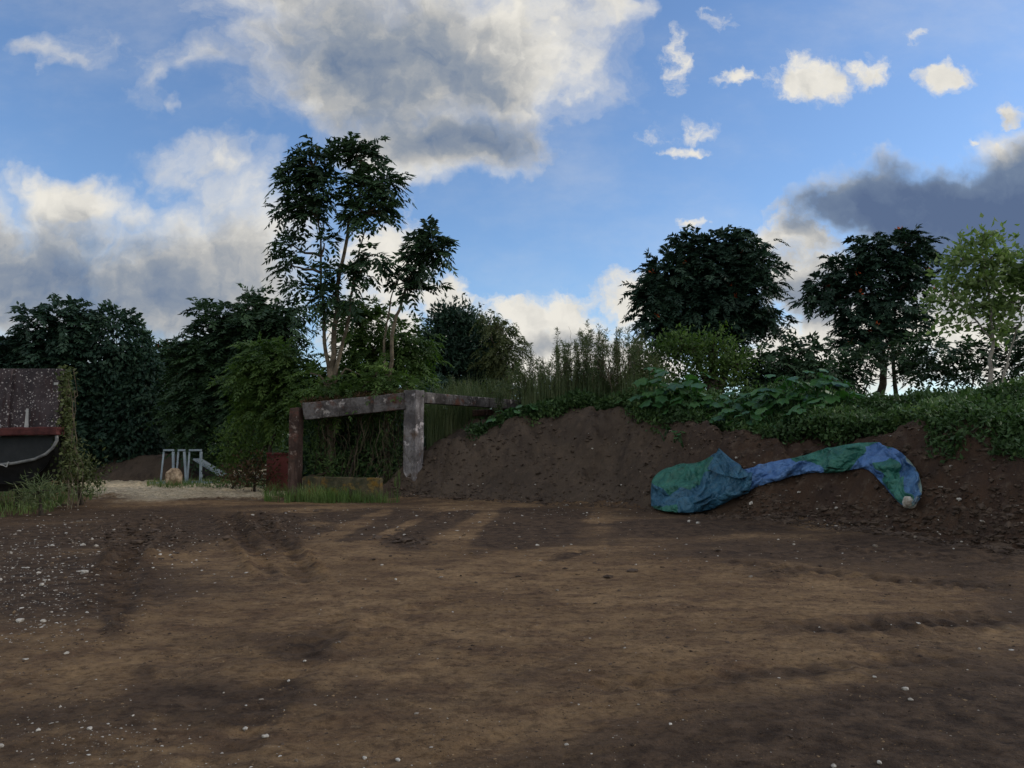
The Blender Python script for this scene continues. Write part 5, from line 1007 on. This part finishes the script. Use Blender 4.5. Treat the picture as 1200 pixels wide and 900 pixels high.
    869,132,364,873,124,406,861,120,432,871,111,448,868,108,490,875,103,511,886,103,519,891,107,525,892,104,542,896,108,546,902,107,561,907,107,577,913,107,591,920,108,600,928,108,607,933,106,586,939,105,606,943,106,623,946,107,636,950,109,652,958,114,651,964,118,661,965,124,643,970,131,640,976,138,644,991,143,651,
    867,116,345,856,111,382,852,103,410,854,99,436,863,94,460,873,96,456,881,98,458,886,100,467,892,101,481,894,99,498,899,104,501,904,105,514,907,102,532,916,102,536,913,98,554,913,94,583,919,89,598,926,85,617,932,82,631,937,83,645,943,86,651,952,91,655,960,97,652,969,105,646,978,114,644,982,126,617,
    863,101,327,852,96,356,850,91,381,853,85,405,865,82,417,873,85,403,882,88,412,879,85,424,879,86,444,887,89,451,890,94,444,895,94,461,901,95,471,901,93,488,903,89,509,908,83,518,917,76,538,924,70,551,927,64,571,929,64,589,935,62,599,940,68,598,938,76,604,944,86,609,952,96,599,971,106,582,
    861,91,316,852,82,342,851,76,359,859,71,384,870,72,371,880,73,370,879,70,393,871,69,400,873,69,412,876,72,430,880,75,422,885,80,416,891,83,420,893,82,439,899,80,448,904,74,463,908,67,479,908,61,510,903,59,534,907,55,549,913,49,556,921,51,553,929,57,553,937,62,562,949,73,572,959,87,548,
    861,82,304,853,72,321,854,63,346,865,60,357,878,61,344,884,58,364,879,54,388,876,52,406,875,51,423,880,52,421,884,54,414,882,58,399,887,61,402,887,64,422,893,67,407,894,64,422,894,61,435,894,57,458,905,54,471,897,56,488,894,54,507,899,50,507,906,54,514,916,59,511,927,65,514,947,69,517,
    862,75,292,859,61,316,858,53,334,870,53,327,876,51,352,885,48,355,885,45,376,878,43,387,878,41,405,882,39,414,888,40,423,884,41,395,889,41,391,892,45,394,894,47,408,896,48,389,899,48,405,899,47,417,903,45,429,897,44,437,897,44,456,903,45,460,906,43,470,915,44,476,923,48,484,938,56,485,
    863,70,286,854,55,304,866,49,313,867,45,339,876,44,336,882,43,340,884,40,355,884,37,372,881,34,386,877,32,402,878,32,423,881,30,420,886,30,412,887,33,430,890,32,428,893,34,411,895,31,400,898,32,405,903,31,409,898,34,418,894,36,426,899,35,433,905,38,431,911,40,428,919,43,432,931,46,453,
    864,65,278,855,50,294,865,43,310,867,39,333,875,37,332,881,37,329,883,35,342,880,35,355,883,32,367,884,28,386,879,27,399,876,24,411,882,22,403,880,22,417,876,21,428,883,23,429,884,24,441,889,27,445,891,26,428,892,26,440,895,24,452,900,27,450,906,28,442,911,29,437,920,31,429,923,42,423,
    866,60,274,858,44,287,863,38,318,871,34,325,875,33,339,876,33,325,882,32,325,882,31,342,877,30,353,877,27,369,881,23,377,877,20,397,879,16,414,885,14,411,887,14,423,892,15,431,889,16,417,894,17,417,888,21,414,892,19,405,891,24,410,897,24,418,900,21,419,905,24,409,913,27,398,916,37,394,
    867,56,273,864,41,294,864,32,312,870,29,324,872,29,338,877,29,336,877,30,320,882,28,329,882,26,341,879,23,355,875,22,368,880,16,378,882,13,402,881,10,425,886,8,428,891,7,431,895,8,424,897,12,413,896,13,404,890,14,403,887,17,396,889,20,390,892,23,394,896,27,385,900,30,396,907,37,370,
    868,52,268,861,38,280,867,30,303,874,28,313,870,26,316,872,25,327,877,26,325,881,25,322,882,23,332,876,25,338,878,20,350,873,17,372,874,11,396,879,7,411,882,3,427,888,1,421,889,3,408,887,8,408,893,7,400,891,9,383,894,14,393,899,16,384,903,19,377,905,22,368,905,28,362,902,35,345,
    869,50,264,864,36,275,872,33,304,880,28,314,876,26,313,873,24,316,876,23,322,880,21,320,875,20,331,873,23,334,872,23,347,873,17,354,871,13,374,877,8,386,875,5,414,879,0,419,881,0,400,883,5,406,886,5,394,882,9,386,890,11,369,891,16,361,896,20,345,895,25,348,898,29,338,893,35,324,
    869,47,262,867,35,267,867,30,288,878,30,302,880,25,310,878,23,307,875,23,306,875,21,316,871,20,316,870,22,320,867,24,327,867,21,343,867,15,354,870,11,368,871,8,391,871,4,410,872,0,407,876,3,397,881,3,385,882,6,366,883,13,359,889,17,334,888,23,331,890,28,321,888,32,325,887,37,304,
    871,45,261,869,38,278,872,30,277,872,29,294,878,27,300,878,24,296,875,23,296,874,20,301,871,19,301,869,21,303,866,23,310,866,20,320,871,18,332,867,14,341,867,9,358,871,6,371,871,2,368,876,2,369,874,6,370,876,11,360,879,14,328,880,19,308,884,26,303,883,32,296,878,35,303,880,38,289,
    873,43,262,872,37,269,872,34,278,872,32,291,872,28,291,872,26,299,873,24,303,872,23,306,872,22,305,873,22,311,871,22,307,872,21,308,873,19,315,873,17,316,872,13,328,873,11,335,874,10,338,874,9,338,872,11,334,874,15,327,873,21,316,873,26,304,873,31,292,873,34,281,874,36,279,873,40,272,
])
def tarp():
    """the cloth as it settled on the slope"""
    ns, nt_, lo, hi = TARP_DIM
    G = TARP.reshape(ns, nt_, 3).astype(float)
    for it in range(1): G[1:-1, 1:-1] = 1.0 * G[1:-1, 1:-1] + .0 * (G[2:, 1:-1] + G[:-2, 1:-1] + G[1:-1, 2:] + G[1:-1, :-2])
    V = np.array(lo) + G / 999.0 * (np.array(hi) - np.array(lo))
    arc = np.concatenate([[0], np.cumsum(np.linalg.norm(np.diff(V.mean(1), axis=0), axis=1))])
    S, Q = np.meshgrid(np.linspace(0, 25, ns), np.linspace(0, 1, nt_), indexing='ij')
    A_ = np.repeat(arc[:, None], nt_, 1); wob = .05 * np.sin(A_ * 2.3) + .05 * fbm(A_, Q, .5, 2, 301)
    green = np.zeros_like(S)
    green = np.where((S > 1.8) & (S < 7.0 + 2 * wob) & (Q > .46 + .075 * (S - 2.6) + wob * .6), 1.0, green)
    green = np.where((S < 3.2) & (Q < .10), .8, green)
    green = np.where((S > 13.4) & (S < 17.1 + wob) & (Q > .40 - (S - 14.2) * .28 + wob * .5), 1.0, green)
    green = np.where((S > 17.1) & (S < 19.2) & (Q > .90), 1.0, green)
    green = np.where((S > 18.9 + wob) & (Q < .40 + wob * .3) & (Q > .12 - .1 * (S > 20)), 1.0, green)
    green = np.where((S > 20) & (Q > .93), .6, green)
    hem = np.where((S > 19) & (Q > .94) | (S > 24.3), 1.0, 0.0)
    teal = np.where(S < 10.4 + 3 * wob, 1.0, np.where(S > 20, .45, 0.0))
    I = np.arange(ns * nt_).reshape(ns, nt_)
    q = np.stack([I[:-1, :-1], I[1:, :-1], I[1:, 1:], I[:-1, 1:]], -1).reshape(-1, 4)
    # a doubled fold standing up at the gathered end
    V = V.reshape(-1, 3); ap = np.argmax(V[:, 2] - 9 * (np.abs(S.ravel() - 8.2) > 1.2)); apex = V[ap] + np.array([0, -.03, .10])
    at = lambda a, b_: V.reshape(ns, nt_, 3)[int(a / 25 * (ns - 1)), int(b_ * (nt_ - 1))]
    out_ = np.array([0, -.09, .04]); lf, md, rg = at(6.0, .72) + out_ * .6, at(8.3, .42) + out_ * 1.9, at(10.3, .62) + out_ * .7
    m = 14; FV, FQ = [], []
    for a, b_ in ((lf, md), (md, rg)):
        o0 = len(V) + len(FV)
        for i in range(m):
            for k in range(m):
                u_, w_ = i / (m - 1), k / (m - 1); bp = a * (1 - u_) + b_ * u_
                FV.append(bp * (1 - w_) + apex * w_ + np.array([0, .10, -.05]) * math.sin(math.pi * u_) * (1 - w_) * .6 + np.array([0, -.03, 0]) * math.sin(3 * math.pi * u_ + 2 * w_) * (1 - w_))
        FQ += [(o0 + i * m + k, o0 + (i + 1) * m + k, o0 + (i + 1) * m + k + 1, o0 + i * m + k + 1) for i in range(m - 1) for k in range(m - 1)]
    V = np.concatenate([V, np.array(FV)]); q = np.concatenate([q, np.array(FQ)]); z0 = np.zeros(len(FV))
    green, teal, hem = np.concatenate([green.ravel(), z0]), np.concatenate([teal.ravel(), z0 + 1]), np.concatenate([hem.ravel(), z0])
    m_, nt, out = new_mat('tarpaulin_cloth'); g = NT(nt); v = g.obj(); no = g.noise(v, 2.5, 5, .6)
    gg = g.mr(g.attr('green'), .44, .56)
    blue = g.mix(g.mr(no, .35, .65), (.055, .135, .33), (.095, .205, .43)); blue = g.mix(g.attr('teal'), blue, g.mix(g.mr(no, .35, .65), (.018, .080, .140), (.040, .135, .215)))
    green_ = g.mix(g.mr(no, .35, .65), (.018, .110, .085), (.036, .17, .125))
    c = g.mix(gg, blue, green_);  c = g.mix(g.math('MULTIPLY', g.attr('hem'), .55), c, (.30, .36, .36)); c = g.mix(g.math('MULTIPLY', g.mr(g.noise(v, 3.5, 6, .7), .54, .72), .3), c, (.085, .075, .062))
    wr = g.n('ShaderNodeTexVoronoi', feature='DISTANCE_TO_EDGE'); wr.inputs['Scale'].default_value = 3.0; g.put(wr.inputs['Vector'], g.vec('ADD', v, g.vec('MULTIPLY', g.noise(v, 3, 3, color=True), (.5, .5, .5))))
    g.bsdf(out, c, .5, .4, g.math('ADD', g.mr(wr.outputs[0], 0, .5, smooth=False), g.math('MULTIPLY', g.noise(v, 9, 3, .5), .10)), .10, .8)
    o = mesh_np('tarpaulin', V.reshape(-1, 3), q, m_, None, {'green': green.ravel(), 'teal': teal.ravel(), 'hem': hem.ravel()}, True, origin=V[(ns // 2) * nt_])
    sb = o.modifiers.new('soft', 'SUBSURF'); sb.levels = sb.render_levels = 2
    so = o.modifiers.new('cloth', 'SOLIDIFY'); so.thickness = .012; so.offset = -1
    return tag(o, 'crumpled blue and green tarpaulin draped along the dirt bank', 'tarpaulin')
tarp()
p = hit(1059, 592); rock('pale_rock', p + np.array([0, -.20, .06]), (.10, .08, .10), M_STONE, 'chalky white rock tucked in the open end of the tarpaulin', 'rock', None, .25, 9)

# ------------------------------------------------------------------ stones and clods
def lumps(name, P, size, mat, label, cat, flat=.7, jit=.3):
    n = len(P); nv = len(IV)
    R = rng.uniform(0, 2 * math.pi, n); c, s = np.cos(R), np.sin(R)
    V = IV[None] * (1 + jit * rng.normal(size=(n, nv, 1))) * (size[:, None] * np.stack([rng.uniform(.7, 1.3, n), rng.uniform(.7, 1.3, n), rng.uniform(.5, 1, n) * flat], -1))[:, None, :]
    x = V[..., 0] * c[:, None] - V[..., 1] * s[:, None]; y = V[..., 0] * s[:, None] + V[..., 1] * c[:, None]
    V = np.stack([x, y, V[..., 2]], -1) + P[:, None, :]
    Fc = IF[None] + (np.arange(n) * nv)[:, None, None]
    return tag(mesh_np(name, V.reshape(-1, 3), Fc.reshape(-1, 3), mat), label, cat, kind='stuff')
def on_ground(px, py):
    Y = H * F / (py - HZ); x = (px - 600) / F * Y
    return np.stack([x, Y, hz(x, Y)], -1)
def scat(n, cx, cy, sx, sy): return np.stack([rng.normal(cx, sx, n), np.clip(rng.normal(cy, sy, n), 592, 896)], -1)
q = np.concatenate([scat(1500, 10, 690, 75, 34), scat(800, 60, 640, 110, 26), scat(320, 130, 860, 80, 26), scat(320, 330, 612, 160, 12), scat(260, 620, 600, 160, 6),
                    np.stack([rng.uniform(0, 1200, 420), rng.uniform(600, 896, 420)], -1), scat(120, 900, 640, 180, 16), scat(100, 560, 880, 180, 14)])
Pg = on_ground(q[:, 0], q[:, 1])
sz = np.minimum(rng.lognormal(-4.98, .55, len(Pg)), .028) * np.clip(Pg[:, 1] / 9, .4, 1.4)
lumps('gravel', Pg, sz, M_STONE, 'small pale gravel scattered over the bare yard', 'gravel')
# stones on the face of the bank
def on_bank(n, p0, p1, t0, t1):
    px = rng.uniform(p0, p1, n); t = rng.uniform(t0, t1, n); yb, yc = np.interp(px, _tp, _yb), np.interp(px, _tp, _yc)
    y = yb + (yc - yb) * t; x = (px - 600) / F * y
    return np.stack([x, y, hz(x, y)], -1)
Pb = np.concatenate([on_bank(230, 480, 1220, -.15, .9), on_bank(120, 860, 1220, -.1, .5)])
lumps('gravel', Pb, rng.lognormal(-4.25, .5, len(Pb)), M_STONE, 'white chips of stone caught in the dirt bank', 'gravel')
Pc = np.concatenate([on_bank(4200, 460, 1260, -.28, .95), on_bank(2600, 860, 1260, -.3, .4), on_bank(700, 470, 900, -.25, .1), on_ground(*scat(700, 175, 628, 38, 10).T), on_ground(*scat(600, 325, 614, 28, 8).T), on_ground(*scat(160, 482, 631, 14, 4).T), on_ground(*scat(150, 1048, 729, 30, 5).T), on_ground(*scat(120, 145, 728, 12, 9).T),
                     on_ground(rng.uniform(0, 1200, 350), rng.uniform(600, 890, 350))])
lumps('dirt', Pc, np.minimum(rng.lognormal(-3.75, .55, len(Pc)), .09) * np.where(Pc[:, 1] < 9, .22, 1), M_CLOD, 'dark crumbs and clods of loose soil', 'soil')
gp_ = rng.uniform(0, 1, (9000, 2)); gy = 612 + 290 * gp_[:, 1] ** .8
Pq = on_ground(-20 + 1240 * gp_[:, 0], gy); Pq = Pq[(n2(Pq[:, 0] / .5, Pq[:, 1] / .5, 17) + .5 * n2(Pq[:, 0] / .15, Pq[:, 1] / .15, 18)) > .72]
h_ = len(Pq) // 2
lumps('dirt', Pq[:h_], np.minimum(rng.lognormal(-5.1, .45, h_), .016) * np.clip(Pq[:h_, 1] / 7, .5, 2), M_GRIT, 'tan grit and small crumbs of clay on the bare yard', 'soil')
lumps('dirt', Pq[h_:], np.minimum(rng.lognormal(-5.1, .5, len(Pq) - h_), .018) * np.clip(Pq[h_:, 1] / 7, .5, 2), M_CLOD, 'dark grit and small crumbs of soil on the bare yard', 'soil')
# the bigger stones, one by one
gl = 'small pale limestone lump lying on the bare brown yard'
for i, (px, py, s_) in enumerate([(320, 846, .028), (297, 834, .022), (433, 868, .02), (313, 890, .02), (356, 871, .018), (471, 869, .02), (107, 668, .06), (35, 722, .05), (20, 860, .03), (62, 842, .02), (58, 682, .05), (9, 680, .05), (62, 722, .04), (120, 842, .022), (345, 784, .02), (402, 750, .02), (363, 764, .018),
                                  (466, 676, .03), (964, 890, .022), (886, 898, .02), (795, 888, .02), (1016, 885, .02), (1048, 804, .03), (1054, 816, .022), (1014, 790, .018), (1135, 754, .022), (780, 840, .016), (652, 686, .03), (875, 674, .035), (926, 637, .04), (660, 638, .03), (450, 661, .03), (330, 890, .02)]):
    P = on_ground(np.array([float(px)]), np.array([float(py)]))[0]
    rock('pale_stone', P + [0, 0, s_ * .25], (s_ * .62, s_ * .46, s_ * .34), M_STONE, gl, 'stone', 'pale stones on the yard', .35, i)
for i, (px, py, s_) in enumerate([(722, 520, .05), (694, 526, .04), (560, 571, .04), (566, 568, .03), (549, 571, .03), (805, 613, .05), (816, 614, .05), (1130, 600, .05), (1119, 630, .05), (1090, 600, .04), (863, 537, .05), (980, 597, .05), (1067, 634, .05), (1020, 640, .05), (664, 592, .05), (1072, 606, .05), (930, 514, .04)]):
    P = hit(px, py) if py < 598 else on_ground(np.array([float(px)]), np.array([float(py)]))[0]
    P[2] = g1(P[0], P[1])
    rock('pale_stone', P + [0, 0, s_ * .3], (s_ * .75, s_ * .5, s_ * .45), M_STONE, 'small white stone lodged in or below the dirt bank', 'stone', 'white stones along the bank', .35, i + 40)

# ------------------------------------------------------------------ sky
SUN_EL, SUN_AZ = math.radians(26), math.radians(82)      # azimuth clockwise from the view direction +Y
wd = bpy.data.worlds.new('World'); SC.world = wd; wd.use_nodes = True
nt = wd.node_tree; nt.nodes.clear(); g = NT(nt)
out = g.n('ShaderNodeOutputWorld'); bg = g.n('ShaderNodeBackground'); nt.links.new(bg.outputs[0], out.inputs[0])
sky = g.n('ShaderNodeTexSky'); sky.sky_type = 'NISHITA'; sky.sun_disc = False; sky.sun_elevation = SUN_EL; sky.sun_rotation = SUN_AZ; sky.dust_density = .6; sky.ozone_density = 2.0; sky.altitude = 100
dirv = g.vec('NORMALIZE', g.n('ShaderNodeTexCoord').outputs['Generated'])
sep = g.n('ShaderNodeSeparateXYZ'); nt.links.new(dirv, sep.inputs[0])
dyc = g.math('MAXIMUM', sep.outputs[1], .12)
cmb = g.n('ShaderNodeCombineXYZ'); g.put(cmb.inputs[0], g.math('DIVIDE', sep.outputs[0], dyc)); g.put(cmb.inputs[1], g.math('DIVIDE', sep.outputs[2], dyc))
uv = cmb.outputs[0]
w1 = g.noise(uv, 3.2, 5, .55, True); w2 = g.noise(uv, 14, 5, .6, True)
wp = g.vec('ADD', uv, g.vec('MULTIPLY', g.vec('SUBTRACT', w1, (.5, .5, .5)), (.20, .14, 0)))
wp = g.vec('ADD', wp, g.vec('MULTIPLY', g.vec('SUBTRACT', w2, (.5, .5, .5)), (.075, .06, 0)))
def suv(px, py):
    a, b_ = (px - 600) / F, (450 - py) / F; dy, dz = CP - b_ * SP, SP + b_ * CP
    return a / dy, dz / dy
CL = [  # where the clouds stand: direction given as photo px, py, half widths, weight
    (470, 70, 270, 150, 1.0), (600, 60, 150, 125, 1.0), (520, 172, 165, 72, 1.0), (390, 120, 130, 80, .9), (420, -80, 330, 150, 1.0), (690, 0, 60, 50, .7), (330, 60, 110, 70, .6),
    (40, 330, 350, 110, 1.0), (240, 330, 160, 105, 1.0), (310, 330, 95, 115, .9), (-150, 300, 300, 120, 1.0), (85, 238, 110, 38, .8), (155, 250, 60, 26, .6), (20, 225, 40, 20, .5),
    (235, 205, 80, 36, .55), (180, 90, 30, 60, .26), (230, 75, 50, 34, .42), (285, 25, 60, 36, .42), (190, 140, 16, 16, .35), (270, 230, 60, 40, .5), (140, 50, 30, 40, .18), (95, 78, 22, 14, .2),
    (1150, 262, 240, 96, 2.0), (1035, 262, 135, 52, 1.7), (1240, 225, 150, 80, 1.3), (1090, 320, 180, 60, 1.0), (1000, 320, 70, 40, .8)]
CB = [  # heaped clouds with crisp edges
    (945, 95, 58, 36, .75), (1015, 84, 46, 24, .5), (925, 75, 34, 24, .5), (1115, 86, 34, 22, .7), (850, 101, 20, 12, .55), (1192, 133, 24, 18, .7), (800, 178, 26, 11, .5), (795, 155, 44, 14, .28), (793, 60, 14, 46, .30), (830, 20, 20, 14, .22), (1075, 38, 14, 8, .2),
    (1150, 165, 12, 7, .45), (1100, 200, 14, 6, .4), (1180, 170, 9, 6, .4),
    (930, 285, 52, 44, .8), (960, 335, 80, 50, 1.0), (1000, 400, 170, 60, 1.0), (1150, 390, 140, 70, 1.0), (1170, 330, 190, 60, 1.2),
    (640, 374, 125, 40, .8), (520, 345, 42, 34, .75), (728, 352, 50, 38, .8), (600, 405, 220, 34, 1.0), (455, 320, 70, 70, .8), (440, 390, 70, 50, .8), (820, 266, 18, 9, .5), (680, 425, 170, 40, 1.0)]
DK = [  # thick parts of the clouds that let little light through
    (440, 80, 240, 120, .50), (330, 110, 90, 60, .36), (545, 165, 140, 62, .55), (420, 145, 130, 60, .42), (580, 90, 60, 70, .42), (420, -60, 220, 90, .42), (50, 330, 345, 92, .58), (230, 350, 130, 60, .40), (270, 330, 80, 90, .28), (-150, 320, 280, 110, .5), (150, 380, 200, 40, .36),
    (1140, 250, 240, 90, 1.0), (1260, 230, 150, 74, 1.0), (1010, 258, 125, 50, .9), (1080, 300, 190, 60, .72), (1000, 350, 140, 40, .5), (1130, 360, 160, 40, .42), (640, 402, 150, 20, .32), (960, 300, 30, 20, .3)]
def blobs(lst, p, expo):
    acc = None
    for px, py, rx, ry, am in lst:
        cx, cy = suv(px, py); ax, ay = F / rx, F / ry
        ln = g.vec('LENGTH', g.vec('MULTIPLY_ADD', p, (ax, ay, 0), (-cx * ax, -cy * ay, 0)))
        d_ = g.math('MULTIPLY_ADD', g.math('POWER', ln, expo), -am, am)
        if acc is None: acc = d_
        else:
            nd = g.n('ShaderNodeMath', operation='SMOOTH_MAX'); g.put(nd.inputs[0], acc); g.put(nd.inputs[1], d_); nd.inputs[2].default_value = .12; acc = nd.outputs[0]
    return acc
wpa = g.vec('ADD', uv, g.vec('MULTIPLY', g.vec('SUBTRACT', w1, (.5, .5, .5)), (.34, .24, 0)))
wpa = g.vec('ADD', wpa, g.vec('MULTIPLY', g.vec('SUBTRACT', w2, (.5, .5, .5)), (.11, .08, 0)))
w3 = g.noise(uv, 38, 5, .6, True)
wpb = g.vec('ADD', uv, g.vec('MULTIPLY', g.vec('SUBTRACT', w1, (.5, .5, .5)), (.10, .07, 0)))
wpb = g.vec('ADD', wpb, g.vec('ADD', g.vec('MULTIPLY', g.vec('SUBTRACT', w2, (.5, .5, .5)), (.085, .065, 0)), g.vec('MULTIPLY', g.vec('SUBTRACT', w3, (.5, .5, .5)), (.032, .028, 0))))
tex = g.math('SUBTRACT', g.noise(wpa, 7, 9, .60), .5); tex2 = g.math('SUBTRACT', g.noise(uv, 3.6, 5, .55), .5); tex3 = g.math('SUBTRACT', g.noise(wpb, 20, 7, .62), .5)
da = g.math('ADD', g.math('MAXIMUM', blobs(CL, wpa, 1.5), -1.0), g.math('ADD', g.math('MULTIPLY', tex, 1.5), g.math('MULTIPLY', tex2, .7)))
db = g.math('ADD', g.math('MAXIMUM', blobs(CB, wpb, 1.35), -1.0), g.math('ADD', g.math('MULTIPLY', tex3, 1.75), g.math('MULTIPLY', tex, .5)))
dark = g.math('MAXIMUM', blobs(DK, g.vec('ADD', uv, g.vec('MULTIPLY', g.vec('SUBTRACT', w1, (.5, .5, .5)), (.25, .18, 0))), 2.0), 0.0)
# unseen cloud cover over the remaining sky dome, thickened to brighten the foreground
dm = g.noise(dirv, 2.6, 6, .6)
front = g.mr(sep.outputs[1], .25, .5); back = g.math('SUBTRACT', 1.0, front)
dr = g.math('ADD', g.mr(dm, .36, .60, -.5, 1.0), tex)
dark = g.math('ADD', g.math('MULTIPLY', dark, front), g.math('MULTIPLY', g.mr(dm, .56, .74, 0, .35), back))
dens = g.math('MAXIMUM', da, db)
alpha = g.math('MAXIMUM', g.mr(da, -.12, .80), g.mr(db, -.08, .55))
alpha = g.math('ADD', g.math('MULTIPLY', alpha, front), g.math('MULTIPLY', g.mr(dr, 0, .6), back))
thin = g.math('MULTIPLY', g.mr(g.noise(g.vec('MULTIPLY', uv, (1, 1.8, 1)), 2.2, 7, .62), .42, .80), .30)
alpha = g.math('MAXIMUM', alpha, thin)
# puffs: what faces the sun is brighter than what faces away
puff = g.math('SUBTRACT', g.noise(wpa, 5, 6, .55), g.noise(g.vec('ADD', wpa, (.035, .03, 0)), 5, 6, .55))
puff2 = g.math('SUBTRACT', g.noise(wpb, 17, 5, .55), g.noise(g.vec('ADD', wpb, (.012, .014, 0)), 17, 5, .55))
puff = g.math('ADD', puff, g.math('MULTIPLY', puff2, .85))
shade = g.math('ADD', dark, g.math('ADD', g.math('MULTIPLY', tex2, .5), g.math('MULTIPLY', g.math('MINIMUM', dens, 1.0), .10)))
shade = g.math('ADD', shade, g.math('MULTIPLY', puff, .62))
ccol = g.ramp(shade, [(0.0, (.84, .81, .74)), (.16, (.72, .70, .65)), (.34, (.47, .475, .475)), (.5, (.29, .33, .39)), (.72, (.165, .225, .335)), (1.0, (.105, .155, .27))])
skyc = g.mix(1.0, sky.outputs[0], (.130, .150, .175), 'MULTIPLY')
fin = g.mix(alpha, skyc, ccol)
g.put(bg.inputs[0], fin); bg.inputs[1].default_value = 1.0
sl = bpy.data.lights.new('sun', 'SUN'); sl.energy = 1.1; sl.angle = math.radians(10); sl.color = (1, .93, .82)
so = bpy.data.objects.new('sun', sl); link(so)
sd = Vector((math.sin(SUN_AZ) * math.cos(SUN_EL), math.cos(SUN_AZ) * math.cos(SUN_EL), math.sin(SUN_EL)))
so.rotation_euler = sd.to_track_quat('Z', 'Y').to_euler(); so.location = sd * 50

# ------------------------------------------------------------------ camera and render
cam = bpy.data.cameras.new('camera'); cam.sensor_fit = 'HORIZONTAL'; cam.angle_x = 2 * math.atan(600 / F); cam.clip_start = .1; cam.clip_end = 3000
co = bpy.data.objects.new('camera', cam); link(co); co.location = (0, 0, H); co.rotation_euler = (math.pi / 2 + PITCH, 0, 0); SC.camera = co
vs = SC.view_settings; vs.view_transform = 'Standard'; vs.look = 'None'; vs.gamma = 1; vs.exposure = 0.0; vs.use_curve_mapping = False
cy = SC.cycles; cy.max_bounces = 5; cy.diffuse_bounces = 2; cy.glossy_bounces = 2; cy.transmission_bounces = 3; cy.transparent_max_bounces = 4; cy.use_denoising = True
